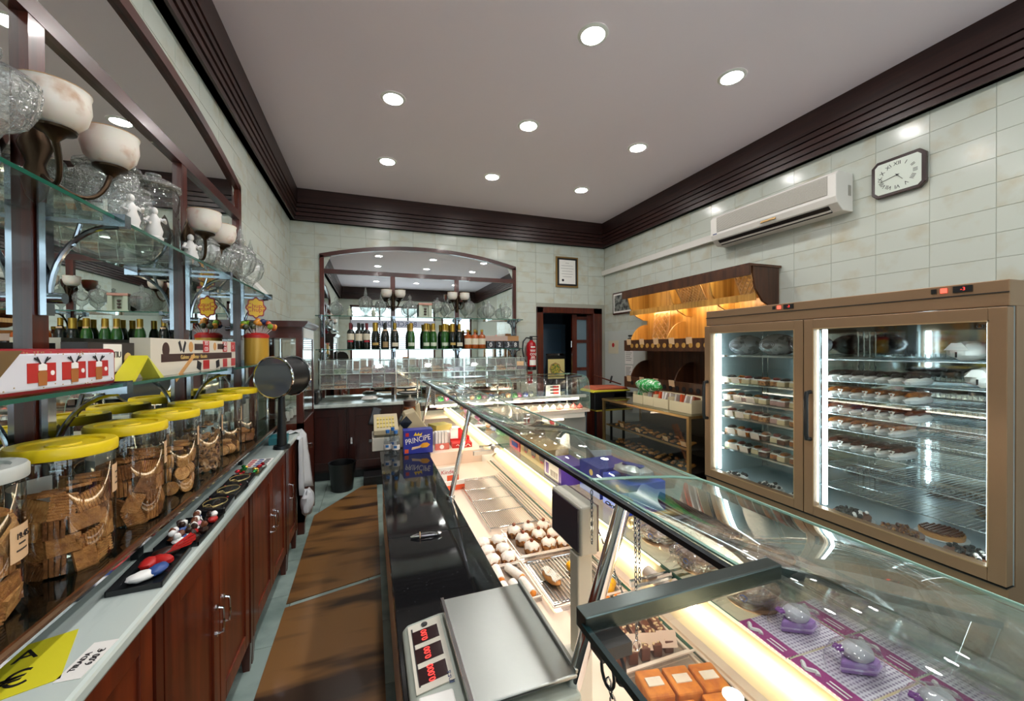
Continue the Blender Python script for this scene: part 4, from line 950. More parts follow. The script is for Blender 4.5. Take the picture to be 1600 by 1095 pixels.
# chrome posts, curved glass hood in panes
for p0, p1, r in (((.372, 1.95, .80), (.478, 1.97, 1.232), .0125), ((.385, .735, .80), (.505, .70, 1.232), .0165), ((.376, 3.30, .80), (.470, 3.32, 1.232), .011)):
    po = B().cyl(p0, p1, r, n=16).build('post', chrome, t)
    B().cyl((p0[0], p0[1], .80), (p0[0]+.002, p0[1], .812), r*1.7, n=16).build('foot_ring', chrome, po)
hood = [(.48,1.240),(.60,1.231),(.72,1.219),(.80,1.205),(.86,1.184),(.92,1.158),(.98,1.128),(1.06,1.085),(1.12,1.03),(1.155,.95),(1.17,.87),(1.175,.78)]
for k, (ya, yb_) in enumerate(((-.05, .800), (.804, 2.20), (2.204, 3.88))):
    g = B().ribbon(hood, 'xz', ya, yb_).build('hood_glass', pane, t)
    s = g.modifiers.new('thick', 'SOLIDIFY'); s.thickness = .005; s.offset = -1
    for yy in (ya, yb_-.004):
        B().tube([(x, yy+.002, z+.001) for x, z in hood[:9]], .0022, 5).build('glass_edge', edge_l, g)
B().box(.471, .482, .398, 3.88, 1.2285, 1.238).build('edge_channel', darkmetal, t, smooth=False)
B().box(.482, .488, .398, 3.88, 1.240, 1.243).build('channel_lip', edge_l, t, smooth=False)
B().tube([(.832, -.05+(3.88+.05)*k/4, 1.193) for k in range(5)], .004, 6).build('bend_highlight', edge_l, t)  # pale rod drawn in place of the highlight along the glass bend
# inner glass shelf with lamp housings under its staff edge
for k, (ya, yb_) in enumerate(((-.5, .795), (.805, 2.22), (2.235, 3.86))):
    sh = B().box(.715, 1.045, ya, yb_, .974, .980).build('inner_shelf', shelf_g, t, smooth=False)
    B().box(.712, .715, ya, yb_, .973, .981).build('shelf_edge', edge_g, sh, smooth=False)
    h = B().prism([(.722,.971),(.731,.968),(.668,.916),(.661,.921)], 'xz', ya+.03, yb_-.03).build('lamp_reflector', mat('reflector_cream', 'efd9ae', .45), t, smooth=False)
    B().cyl((.688, ya+.05, .957), (.688, yb_-.05, .957), .0085, n=10).build('fluorescent_tube', lamp('case_tube_glow', (1, .80, .56), TUBE*.9), h)
    B().cyl((.715, ya+.05, .930), (.715, yb_-.05, .930), .0125, n=10).build('added_deck_tube', lamp('added_deck_glow', (1, .84, .70), TUBE), h)  # second tube is an addition, hidden behind the reflector to light the deck
    for yy in (ya+.03, yb_-.03): B().cyl((.684, yy-.02, .956), (.684, yy+.02, .956), .016, n=12).build('tube_holder', beige, h)
    for yy in (ya+.004, yb_-.012): B().box(.60, 1.02, yy, yy+.008, .958, .973).build('shelf_arm', chrome, t, smooth=False)
for yy in (.80, 2.225): B().box(.56, .78, yy-.012, yy+.012, .925, .948).build('cross_bracket', glow_w, t, smooth=False)
# deck rails with green glass edges
for x in (.815, .835, .855): B().box(x, x+.006, -.5, 2.82, .703, .709+.02*(x-.8)).build('deck_rail', edge_g if x == .835 else beige, t, smooth=False)

# near lid of the case: flat glass with dark metal edge, folded down to the customers
t = thing('case_lid', 'flat glass case lid edged in dark metal, nearest the camera', 'glass lid', (0,0,0))
fold = [(.222,1.246),(.513,1.246),(1.125,1.018)]
g = B().ribbon(fold, 'xz', -.60, .385).build('lid_glass', pane, t, smooth=False); s = g.modifiers.new('thick', 'SOLIDIFY'); s.thickness = .006; s.offset = -1
B().box(.218, .520, .374, .396, 1.234, 1.256).build('far_channel', mat('gunmetal', '4a524f', .25, .9), t, smooth=False, bevel=.002)
B().bar((.516,.386,1.243),(1.12,.386,1.018),.009,.015).build('side_edge', mat('edge_dark_green','12282a',.15), t, smooth=False)
B().box(.216, .222, -.60, .38, 1.238, 1.246).build('staff_edge', mat('edge_dark_green','12282a',.15), t, smooth=False)
B().box(.225, .262, .352, .376, 1.220, 1.234).build('hinge_block', black, t, smooth=False)
for x in (.238, .252): B().tube([(x, .362+.012*math.cos(a), 1.200+.016*math.sin(a)) for a in [2*PI*k/14 for k in range(14)]], .0018, 6, True).build('ring', darkmetal, t)

# chains that hang from the hood channel
def chain(label, p0, p1, n, r=.0052, ring=False):
    t = thing('chain', label, 'chain', p0, 0, 'thin chains hanging from the case hood')
    d = (Vector(p1)-Vector(p0)); L = d.length; st = L/n
    me = B().tube([(r*.55*math.cos(a), 0, -st*.5+st*.66*math.sin(a)) for a in [2*PI*k/10 for k in range(10)]], .0012, 5, True).mesh('link', bracket_m)
    q = Vector((0,0,-1)).rotation_difference(d.normalized())
    for k in range(n):
        o = inst('link', me, t, d*((k)/n)); o.rotation_euler = (q.to_matrix() @ Matrix.Rotation(PI/2*(k % 2), 3, 'Z')).to_euler()
    if ring: B().tube([(.011*math.cos(a), 0, -.011+.011*math.sin(a)) for a in [2*PI*k/18 for k in range(18)]], .0012, 5, True).build('end_ring', chrome, t, d)
    return t
chain('short chain with a ring before the dark blue carton', (.475, .785, 1.222), (.475, .785, 1.10), 12)
chain('dark chain slanting down behind the scale display', (.505, .84, 1.15), (.60, .82, .90), 24)
chain('long chain with an end ring hanging beside the near chrome post', (.522, .69, 1.20), (.525, .69, .93), 26, ring=True)
chain('doubled chain hanging beside the near chrome post', (.534, .694, 1.19), (.536, .694, 1.05), 14)
chain('thin chain slung from the hood to the near chrome post', (.478, .73, 1.215), (.505, .70, 1.195), 5)
chain('chain dangling from the near lid corner', (.240, .365, 1.19), (.262, .36, 1.09), 10)

# ---------------------------------------------------------------- trays and pastries on the deck
ZD = .7025
clear_tray = glass('tray_plastic', (.93,.93,.93), .12, rough=.05, boost=.6)
def ctray(label, x0, x1, y0, y1, h=.018, m=clear_tray):
    t = thing('pastry_tray', label, 'pastry tray', (x0, y0, ZD), 0, 'clear pastry trays on the case deck'); a, b_ = x1-x0, y1-y0
    B().box(0,a,0,b_,0,.0015).build('pan', m, t, smooth=False)
    B().bar((0,0,h),(a,0,h),.005,.004).bar((a,0,h),(a,b_,h),.005,.004).bar((a,b_,h),(0,b_,h),.005,.004).bar((0,b_,h),(0,0,h),.005,.004).build('rim', mat('tray_rim','e4d6cc',.2), t, smooth=False)
    B().quad((0,0,0),(a,0,0),(a,0,h),(0,0,h)).quad((0,b_,0),(a,b_,0),(a,b_,h),(0,b_,h)).quad((0,0,0),(0,b_,0),(0,b_,h),(0,0,h)).quad((a,0,0),(a,b_,0),(a,b_,h),(a,0,h)).build('walls', m, t, smooth=False)
ctray('clear tray of nut topped cakes in the case', .555, .800, 1.455, 1.700)
ctray('clear tray of white nut cakes against the granite edge', .405, .540, 1.425, 1.640)
ctray('clear tray of white cream rolls in the case', .405, .535, 1.200, 1.415)
ctray('clear tray with a piped cream finger and yellow sweets', .545, .800, 1.130, 1.445)
ctray('clear tray of orange glazed bars beside the near post', .600, .812, 1.010, 1.125)
ctray('clear tray of chocolate almond slices near the lid', .600, .812, .845, 1.005)
ctray('clear tray of orange sponge nearest the camera', .600, .830, .62, .840)
def wire_rack(label, x0, x1, y0, y1, nx, bars, h=.012):
    t = thing('wire_rack', label, 'wire rack', (x0, y0, ZD)); a, b_ = x1-x0, y1-y0
    B().tube([(0,0,h),(a,0,h),(a,b_,h),(0,b_,h)], .003, 6, True).build('frame', chrome, t)
    for k in range(nx): B().cyl((a*(k+.5)/nx,0,h),(a*(k+.5)/nx,b_,h),.0016,n=5).build('wire', steel, t)
    for v in bars: B().cyl((0,b_*v,h-.003),(a,b_*v,h-.003),.0028,n=6).build('cross_wire', chrome, t)
    for x in (0, a):
        for y in (0, b_): B().cyl((x,y,0),(x,y,h),.003,n=6).build('foot', chrome, t)
    for k in (1,2,3): B().cyl((a+.012*k,0,h+.006*k),(a+.012*k,b_,h+.006*k),.002,n=5).build('side_wire', chrome, t)
wire_rack('long empty wire rack on the deck of the case', .515, .755, 1.735, 2.45, 26, (.02,.27,.5,.74,.98))
wire_rack('small wire rack under the piped cream finger', .56, .785, 1.16, 1.43, 16, (.05,.5,.95), .004)
icing = mat('white_icing','e8e2da',.55,bump=(60,.4)); nutm = mat('chopped_nuts','b07c48',.7,noise=((70,70,70),'6a3f22',.45,.6)); cherry = mat('hazelnut','7a3a1e',.35); spg = mat('sponge_orange','d9862a',.6,noise=((50,50,50),'b55f18',.4,.7)); ygl = mat('yellow_glaze','e3a81c',.3)
crust = mat('pastry_crust','c58a4c',.6)
def nut_cake(label, x, y, s=1.0, top=True, seed=0):
    t = thing('nut_cake', label, 'cake', (x, y, ZD+.002), seed, 'nut cakes in the case'); t.scale = (s,s,s)
    B().lathe([(.001,0),(.028,0),(.032,.012),(.030,.026),(.001,.028)],14).build('nut_coat', nutm, t)
    b = B(); b.lathe([(.030,.022),(.031,.030),(.024,.040),(.010,.046),(.001,.047)],14,flute=(7,.07)); b.build('cream_top', icing, t)
    if top: B().blob((0,0,.052),(.0085,.0085,.008),.08,seed,8,6).build('hazelnut', cherry, t)
    b = B(); rd = random.Random(seed)
    for k in range(14):
        a = rd.uniform(0,2*PI); b.obox((.029*math.cos(a),.029*math.sin(a),rd.uniform(.008,.032)),(.007,.004,.003),(rd.uniform(0,3),rd.uniform(0,3),a))
    b.build('nut_flakes', crust, t, smooth=False)
rr = [(.60,1.655,'far left'),(.672,1.66,'far middle'),(.745,1.655,'far right'),(.612,1.575,'centre left'),(.690,1.585,'centre'),(.758,1.57,'centre right'),(.620,1.495,'near left'),(.700,1.50,'near middle'),(.765,1.49,'near right')]
for k,(x,y,d) in enumerate(rr): nut_cake('nut cake with a hazelnut on top, %s in its tray' % d, x, y, 1.0, True, k)
for k,(x,y,d) in enumerate([(.44,1.60,'far left'),(.505,1.60,'far right'),(.44,1.53,'middle left'),(.505,1.525,'middle right'),(.44,1.46,'near left'),(.505,1.455,'near right')]): nut_cake('whitish nut cake without hazelnut, %s by the granite' % d, x, y, .95, False, 20+k)
def roll(label, x, y, rz, L=.085):
    t = thing('cream_roll', label, 'pastry', (x,y,ZD+.018), rz, 'cream rolls in the case')
    B().cyl((-L/2,0,0),(L/2,0,0),.016,n=14).build('roll', icing, t); B().blob((-L/2,0,0),(.008,.013,.013),.1,3,8,6).build('filling', spg, t); B().blob((L/2,0,0),(.008,.013,.013),.1,4,8,6).build('filling', spg, t)
for k,(x,y,rz,d) in enumerate([(.435,1.37,1.5,'far left'),(.495,1.36,1.9,'far right, open side up'),(.43,1.26,1.6,'near left'),(.468,1.262,1.62,'near middle'),(.506,1.262,1.65,'near right')]): roll('white sugared cream roll, %s in its tray' % d, x, y, rz)
t = thing('cream_finger', 'piped cream finger pastry alone on the wire rack', 'pastry', (.605,1.275,ZD+.007), 1.75)
B().blob((0,0,.016),(.05,.022,.016),.03,2,14,8).build('choux', crust, t)
for k in range(5): B().tube([(-.045+.09*j/8,-.014+.007*k+.003*math.sin(j*1.6),.031+.003*math.sin(j*1.6+k)) for j in range(9)],.003,6).build('icing_strand', icing, t)
for k,(x,y,d) in enumerate([(.70,1.275,'alone'),(.765,1.20,'left of three'),(.785,1.17,'middle of three'),(.765,1.15,'right of three'),(.705,1.32,'behind the lone one')]):
    tag(B().blob((0,0,.018),(.017,.017,.018),.06,k,10,7).build('yellow_sweet', ygl, None, (x,y,ZD+.005)), 'round yellow glazed egg sweet on the case deck, %s' % d, 'sweet')
for k in range(4):
    t = thing('glazed_bar', 'orange and cream glazed bar beside the near post, %s from the granite' % ORD[k], 'pastry', (.635+.045*k, 1.068, ZD+.002), .06, 'glazed bars')
    B().box(-.018,.018,-.045,.045,0,.022).build('bar', icing, t, smooth=False, bevel=.004); B().box(-.012,.012,-.044,.044,.022,.025).build('glaze', spg, t, smooth=False, bevel=.001); B().blob((0,.02,.027),(.004,.006,.003),.1,k,6,5).build('fruit_bit', cherry, t)
alm = mat('almond_bits','d9c09a',.6)
for k in range(5):
    t = thing('chocolate_slice', 'chocolate slice sprinkled with almonds, %s from the granite side' % ORD[k], 'cake slice', (.628+.039*k, .925, ZD+.002), -.25, 'chocolate almond slices')
    B().box(-.013,.013,-.058,.058,0,.035).build('slice', choc_l, t, smooth=False, bevel=.003); rd = random.Random(k); b = B()
    for j in range(22): b.obox((rd.uniform(-.012,.012),rd.uniform(-.055,.055),.036),(.008,.005,.003),(rd.uniform(-.4,.4),rd.uniform(-.4,.4),rd.uniform(0,3)))
    b.build('almond_flakes', alm, t, smooth=False)
for k,(x,y,d) in enumerate([(.645,.78,'left'),(.715,.765,'middle'),(.785,.75,'right'),(.66,.68,'near left'),(.75,.67,'near right')]):
    t = thing('orange_sponge', 'orange sponge cake block nearest the camera, %s one' % d, 'cake', (x,y,ZD+.002), -.2, 'orange sponge blocks')
    B().box(-.033,.033,-.04,.04,0,.03).build('sponge', spg, t, smooth=False, bevel=.005); B().box(-.02,.02,-.012,.012,.030,.0325).build('sugar_top', icing, t, smooth=False)
card_w = mat('price_card_cream','e6cfc0',.5)
for x,y,z,rz,s,d in [(.795,1.475,ZD,.1,'2,40','beside the nut cakes'),(.655,.90,ZD+.02,-.3,'','first among the chocolate slices'),(.71,.885,ZD+.02,-.3,'','second among the chocolate slices'),(.765,.875,ZD+.02,-.3,'','third among the chocolate slices')]:
    t = thing('price_card', 'cream price card %s in the case' % d, 'price card', (x,y,z), rz)
    c = B().obox((0,0,.02),(.055,.0015,.04),(-.45,0,0)).build('card', card_w, t, smooth=False)
    if s: text(s, .016, mat('ink_brown','6a3a30',.6), c, (0,-.002,.0205), (PI/2-.45,0,0))
t = thing('chocolate_bars_carton', 'white and orange chocolate bar carton on the deck by the granite', 'carton', (.452, 2.36, ZD), .08)
c = B().box(-.055,.075,-.04,.10,0,.012).box(-.055,.075,.085,.10,.012,.10).box(-.055,.075,-.04,-.03,.012,.055).build('carton', paper, t, smooth=False); B().box(-.055,.075,-.0415,-.04,.0,.03).box(.0,.075,.0835,.085,.012,.05).build('orange_print', mat('print_orange','d9542a',.5), c, smooth=False); text('Kinder', .035, red, c, (.01,.0842,.072), FRONT)

# ---------------------------------------------------------------- goods on the inner glass shelf
ZS = .9805
def sbox(label, x, y, wx, wy, h, m, rz=0, nm='carton', deco=None):
    t = thing(nm, label, 'carton', (x,y,ZS), rz); c = B().box(0,wx,0,wy,0,h).build('box', m, t, smooth=False, bevel=.0015)
    if deco: deco(c, wx, wy, h)
    return t
pur = mat('purple_carton','5a3a9a',.35); dblue = mat('deep_blue_carton','1b2a86',.3); bblue = mat('bright_blue_carton','1f3fc0',.3); gold_b = mat('kraft_gold_carton','a8854c',.45); redp = mat('red_pack','a8283a',.3)
def d_pur(c,wx,wy,h):
    B().box(-.0012,0,.02,wy-.01,.008,h-.006).build('white_panel', paper, c, smooth=False)
    for k in range(9): B().box(-.0018,-.0012,.03+.008*k,.033+.008*k,.02,.045).build('bar_code', blk, c, smooth=False)
    B().box(-.0018,-.0012,wy-.05,wy-.02,.02,h-.012).build('photo_print', pur, c, smooth=False)
def d_seal(c,wx,wy,h):
    for y in (.06,.16,.26):
        B().cyl((-.0015,y,h*.55),(0,y,h*.55),h*.3,n=16).build('seal_print', mat('print_brown_grey','5a4a40',.5), c, smooth=False); B().box(-.002,-.0015,y-.015,y+.012,h*.25,h*.35).build('ribbon_print', red, c, smooth=False)
def d_blue(c,wx,wy,h):
    B().cyl((-.0012,wy*.4,h*.75),(0,wy*.4,h*.75),.012,n=12).build('emblem', mat('print_gold','d8b86a',.5), c, smooth=False)
    for k in range(3): B().cyl((-.0012,wy*(.3+.2*k),h*.35),(0,wy*(.3+.2*k),h*.35),.008,n=10).build('biscuit_print', wht, c, smooth=False)
sbox('small red pack with blue lettering on the inner shelf', .76, 2.00, .06, .16, .055, redp, deco=lambda c,wx,wy,h: B().box(-.001,0,.03,.12,.015,.04).build('blue_print', dblue, c, smooth=False))
sbox('kraft gold carton with round seals on the inner shelf', .755, 1.63, .11, .34, .10, gold_b, deco=d_seal)
sbox('purple carton with a white nutrition panel on the inner shelf', .728, 1.44, .13, .165, .078, pur, deco=d_pur)
sbox('dark blue biscuit carton next to the purple one', .80, 1.265, .15, .15, .115, dblue, deco=d_blue)
sbox('bright blue biscuit carton standing before the foil rolls', .80, 1.09, .15, .155, .11, bblue, deco=d_blue)
t = thing('open_white_box', 'open white cardboard box standing on the inner shelf behind the cartons', 'box', (.90, 1.42, ZS), -.25)
B().box(0,.12,0,.004,0,.085).box(0,.12,.20,.204,0,.085).box(0,.004,0,.20,0,.085).box(.116,.12,0,.20,0,.06).box(0,.12,0,.2,0,.004).prism([(0,.085),(-.07,.17),(-.068,.173),(.003,.088)],'xz',0,.2).build('box', mat('grey_white_card','b9bdc0',.6), t, smooth=False)
for k,(y,m,d,nm) in enumerate([(.99,chrome,'silver foil roll lying on the inner shelf',0),(1.035,mat('print_gold_foil','b7a06a',.3,.7),'gold foil roll lying on the inner shelf',0)]):
    t = thing('foil_roll', d, 'foil roll', (.76, y, ZS+.019)); B().cyl((0,0,0),(.20,0,0),.018,n=16).build('roll', m, t); B().cyl((-.004,0,0),(0,0,0),.008,n=10).build('core', tag_m, t)
t = thing('silver_packet', 'silvery packet with a blue label lying on the bright blue carton', 'packet', (.87,1.16,ZS+.111), .4); B().blob((0,0,.022),(.05,.07,.022),.12,7,14,8).build('packet', mat('silver_wrap','b9c0bd',.2,.4), t); B().box(-.015,.015,-.035,.035,.040,.0445).build('blue_label', dblue, t, smooth=False)
# far part of the shelf: small clear packs
cols = [('green','2a9a3a'),('magenta','b03a7a'),('blue','2a3f9a'),('grey','7a8088'),('dark','2f3238'),('orange','c97a2a')]
for k in range(10):
    y = 2.42+.135*k; nm, c = cols[[0,2,5,4,1,3,4,1,5,3][k]]
    t = thing('wrapped_pack', '%s wrapped pack on the far inner shelf, %s from the red pack' % (nm, ORD[k]), 'pack', (.80, y, ZS), .15*(k % 3), 'wrapped packs on the far inner shelf')
    B().blob((.02,0,.030),(.06,.05,.032),.14,30+k,12,7).build('contents', mat('pack_'+nm, '#'[1:]+c, .3), t); B().blob((.02,0,.034),(.066,.056,.038),.10,60+k,12,7).build('wrap', bag_g, t)

# cellophane bags of wafers
waf = mat('wafer_brown','b5906e',.7,noise=((30,30,30),'8a6448',.4,.6))
def bag(label, x, y, rz, s=1.0, seed=0):
    t = thing('cellophane_bag', label, 'bag of wafers', (x,y,ZS), rz, 'cellophane bags of wafers on the inner shelf'); t.scale=(s,s,s)
    for k in range(4): B().lathe([(.001,0),(.05,0),(.052,.004),(.05,.008),(.001,.009)],16,(.006*((k*5)%3-1),.005*((k*7)%3-1),.004+.0105*k)).build('wafer', waf, t)
    B().blob((0,0,.030),(.068,.066,.030),.10,seed,20,10).build('bag_film', bag_g, t)
    b = B(); rd = random.Random(seed)
    for k in range(11):
        a = PI+(-.9+1.8*k/10); a2 = a+.16; r1 = .115+rd.uniform(-.012,.012); z1 = .05+rd.uniform(-.02,.03)
        b.add([(-.062,0,.032),(-.062+.06*math.cos(a),.06*math.sin(a),z1),(-.062+.06*math.cos(a2),.06*math.sin(a2),z1+.014)],[(0,1,2)])
    b.build('gathered_neck', bag_g, t, smooth=False); B().tube([(-.062,.006*math.cos(a),.032+.006*math.sin(a)) for a in [2*PI*k/8 for k in range(8)]],.0015,5,True).build('tie', mat('blue_tie','3a5aa8',.4), t)
for k,(x,y,rz,s,d) in enumerate([(.80,.945,.5,1.05,'farthest, beside the foil rolls'),(.94,.87,.9,1.05,'against the customer glass'),(.80,.795,.3,1.05,'with its neck over the lamp'),(.945,.72,1.0,1.05,'near the fridge side'),(.80,.65,.5,1.05,'next to the pink toy packs')]):
    bag('cellophane bag of round wafers, %s' % d, x, y, rz, s, 80+k)

# pink blister packs of lilac toys
ging = bpy.data.materials.new('gingham_card'); MATS['gingham'] = ging; ging.use_nodes = True
nt = ging.node_tree; bs = nt.nodes['Principled BSDF']; bs.inputs['Roughness'].default_value = .35
tc = nt.nodes.new('ShaderNodeTexCoord'); wv = nt.nodes.new('ShaderNodeTexWave'); wv.bands_direction='X'; wv.inputs['Scale'].default_value = 42
wv2 = nt.nodes.new('ShaderNodeTexWave'); wv2.bands_direction='Y'; wv2.inputs['Scale'].default_value = 42
for w_ in (wv, wv2): nt.links.new(tc.outputs['Object'], w_.inputs['Vector'])
ad = nt.nodes.new('ShaderNodeMath'); ad.operation='ADD'; nt.links.new(wv.outputs['Fac'], ad.inputs[0]); nt.links.new(wv2.outputs['Fac'], ad.inputs[1])
rp = nt.nodes.new('ShaderNodeValToRGB'); rp.color_ramp.elements[0].color = (*hexc('8f7f9c'),1); rp.color_ramp.elements[1].color=(*hexc('e6dfea'),1); rp.color_ramp.elements[0].position=.15; rp.color_ramp.elements[1].position=.55
dv = nt.nodes.new('ShaderNodeMath'); dv.operation='MULTIPLY'; dv.inputs[1].default_value=.5; nt.links.new(ad.outputs[0], dv.inputs[0]); nt.links.new(dv.outputs[0], rp.inputs[0]); nt.links.new(rp.outputs[0], bs.inputs['Base Color'])
mag = mat('magenta_print','9c1f78',.35); lil = mat('lilac_plastic','b48ad0',.3); lil_w = mat('pearl_white_plastic','dcdce4',.3); vio = mat('violet_flower','8a3fa0',.35)
blis = glass('blister_plastic',(.97,.96,.98),.08,rough=.02,boost=.9)
for k,(x,y,d) in enumerate([(.705,.500,'upper left'),(.868,.500,'upper right'),(.705,.395,'middle left'),(.868,.395,'middle right'),(.705,.290,'lower left'),(.868,.290,'lower right'),(.868,.605,'partly under the bags')]):
    if k == 6: continue
    t = thing('toy_pack', 'pink gingham blister pack with a lilac toy slipper, %s of the group' % d, 'toy pack', (x,y,ZS), -.03, 'pink toy packs on the inner shelf')
    c = B().box(0,.156,0,.100,.002,.004).build('card', ging, t, smooth=False)
    m = B().box(0,.030,0,.100,.004,.0048).build('magenta_strip', mag, c, smooth=False)
    B().tube([(.010+.005*math.sin(j*.9),.058+.032*j/9,.0052) for j in range(10)],.004,6).build('cloud_print', wht, c)
    for j in range(2): B().box(.008+.008*j,.011+.008*j,.012,.045,.0048,.0052).build('line_of_writing', wht, c, smooth=False)
    B().tube([(.155,.1*j/6,.004) for j in range(7)],.0015,5).build('card_edge', mag, c)
    toy = B().prism([(.052,.050),(.100,.024),(.122,.030),(.122,.070),(.100,.076)],'xy',.005,.026).build('toy_base', lil, t, smooth=False, bevel=.004); B().prism([(.050,.050),(.100,.022),(.124,.029),(.124,.071),(.100,.078)],'xy',.013,.016).build('toy_band', mat('lilac_pale','d9c2ea',.3), t, smooth=False); B().blob((.094,.050,.034),(.026,.022,.015),.04,k+3,16,9).build('toy_top', lil_w, t)
    for j in range(5):
        a = 2*PI*j/5; B().blob((.070+.006*math.cos(a),.064+.006*math.sin(a),.036),(.0045,.0045,.003),0,1,8,5).build('flower_petal', vio, toy)
    B().blob((.086,.050,.018),(.053,.038,.036),.03,k+8,20,10).build('blister_bubble', blis, t)
t = thing('bright_card', 'pale pink backing card lying under the toy packs by the lamp', 'card', (.62, .30, ZS-.002), .0) if False else None

# ================================================================ scale on the granite
t = thing('shop_scale', 'grey electronic shop scale with steel platter and red price digits', 'scale', (0,0,.8005), 0)
scg = mat('scale_grey','aab2a8',.4); scw = mat('scale_pale','cfcabb',.4)
B().prism([(.072,.0),(.40,.0),(.40,.045),(.165,.045),(.085,.032),(.072,.02)],'xz',.70,1.05).build('body', scg, t, smooth=False, bevel=.006)
for x in (.10,.37):
    for y in (.73,1.02): B().cyl((x,y,-.0),(x,y,.004),.012,n=10).build('foot', black, t)
pl = B().box(.172,.402,.715,1.052,.066,.076).build('platter', steel, t, smooth=False, bevel=.003)
B().box(.392,.402,.715,1.052,.076,.086).build('platter_lip', steel, pl, smooth=False, bevel=.002); B().box(.172,.180,.715,1.052,.076,.081).build('platter_ridge', chrome, pl, smooth=False)
B().box(.22,.35,.78,.98,.045,.066).build('platter_support', darkmetal, t, smooth=False)
# display panel on the staff side, sloped
ang = math.atan2(.013, .08)
panel = B().obox((0,0,0),(.082,.21,.002)).build('display_panel', scw, t, (.125,.93,.0405), (0,-ang,0), smooth=False)
dig = lamp('red_digit_glow', (1,.06,.05), 1.0); dwin = mat('display_window','2a1114',.15)
for k, y in enumerate((.055, -.005, -.065)):
    wnd = B().box(-.032,.030,y-.022,y+.022,.001,.0018).build('display_window', dwin, panel, smooth=False)
    text(['0.00','0.00','0.000'][k], .021, dig, wnd, (-.004, y, .0022), (0,0,PI/2), 'red_digits')
B().box(-.034,-.030,-.09,.09,.001,.0016).build('panel_line', blk, panel, smooth=False); B().cyl((.0,.092,.001),(.0,.092,.003),.008,n=12).build('button', black, panel)
kp = B().box(.085,.155,.70,.80,.044,.052).build('keypad', white_m, t, smooth=False, bevel=.004)
text('IDEA', .016, mat('ink_blue','2a3d6a',.4), t, (.158,.835,.0465), (0,0,PI/2))
B().box(.452,.492,.81,.85,-.10,.262).build('mast', scw, t, smooth=False, bevel=.004); B().box(.38,.47,.80,.86,-.0,.02).build('mast_bracket', scw, t, smooth=False)
h = B().box(.455,.500,.800,.955,.262,.378).build('display_head', scw, t, smooth=False, bevel=.005); B().box(.452,.455,.808,.947,.270,.371).build('dark_face', mat('dark_display','4a444e',.2), h, smooth=False); B().box(.500,.506,.805,.95,.266,.375).build('rear_cover', mat('brown_cover','4a3436',.3), h, smooth=False)
t = thing('tongs', 'chrome serving tongs tied with string on the granite', 'tongs', (.20,1.585,.8005), -.08)
B().tube([(-.055,.0,.006),(-.03,.008,.009),(.02,.010,.009),(.05,.004,.006)],.004,6).tube([(-.055,.0,.006),(-.03,-.008,.009),(.02,-.010,.009),(.05,-.004,.006)],.004,6).build('arms', chrome, t); B().blob((.054,0,.008),(.012,.010,.008),.05,2,10,6).build('tip', chrome, t); B().tube([(-.02,.013*math.cos(a),.010+.010*math.sin(a)) for a in [2*PI*k/12 for k in range(12)]],.0015,5,True).build('string', tag_m, t)

# ================================================================ far end of the worktop
ZG = .8005
t = thing('biscuit_carton', 'royal blue biscuit carton lettered Principe at the far end of the granite', 'biscuit carton', (.215,2.86,ZG), 0)
c = B().box(0,.205,0,.09,0,.168).build('box', mat('royal_blue','26309a',.3), t, smooth=False, bevel=.002)
o = text('PRINCIPE', .054, wht, c, (.100,-.0012,.098), (PI/2,-.16,0), sx=.80); 
B().prism([(.105,.052),(.135,.072),(.165,.074),(.185,.058),(.165,.040),(.125,.038)],'xz',-.0012,0).build('biscuit_print', mat('print_orange_yellow','e0a020',.5), c, smooth=False); B().prism([(.055,.030),(.115,.040),(.125,.055),(.06,.048)],'xz',-.0014,0).build('biscuit_side_print', mat('print_cream','e6c8a0',.5), c, smooth=False)
B().prism([(.07,.128),(.085,.152),(.092,.134),(.105,.150),(.112,.134),(.13,.148),(.125,.125)],'xz',-.0012,0).build('star_print', mat('print_yellow','e6c22a',.5), c, smooth=False); B().box(.015,.038,-.0012,0,.125,.150).build('red_print', red, c, smooth=False); B().box(.008,.035,-.0012,0,.008,.035).build('orange_print', mat('print_orange','d9542a',.5), c, smooth=False)
wat = glass('water_bottle',(.90,.94,.97),.10,boost=.9); capb = mat('blue_cap','2a6fb8',.35)
for x,y,d in ((.112,2.92,'left front'),(.165,2.88,'right front'),(.150,3.0,'rear')):
    t = thing('water_bottle', 'small clear water bottle with a blue cap, %s of three' % d, 'water bottle', (x,y,ZG), 0, 'water bottles on the granite')
    B().lathe([(.001,.001),(.024,.001),(.027,.01),(.027,.10),(.022,.125),(.011,.145),(.011,.155)],16).build('bottle', wat, t); B().lathe([(.0135,.150),(.0135,.172),(.001,.174)],12).build('cap', capb, t); l = B().lathe([(.0275,.04),(.0275,.075)],12,a0=-PI/2-1.5,a1=-PI/2+1.5).build('label', paper, t); B().lathe([(.0279,.052),(.0279,.07)],8,a0=-PI/2-.6,a1=-PI/2+.2).build('blue_print', mat('print_blue','2f6fb0',.5), l)
regc = mat('register_cream','b8ab8a',.45)
t = thing('cash_register', 'cream cash register with a dark sloped display behind the blue carton', 'cash register', (.185,3.25,ZG), -PI/2); t.scale = (.85,.85,.95)
B().prism([(0,.0),(.30,.0),(.30,.10),(.22,.20),(.16,.285),(.07,.265),(.0,.13)],'yz',.0,.215).build('body', regc, t, smooth=False, bevel=.008)
B().obox((.107,.034,.205),(.13,.004,.09),(-.46,0,0)).build('display', mat('register_glass','20242a',.1), t, smooth=False)
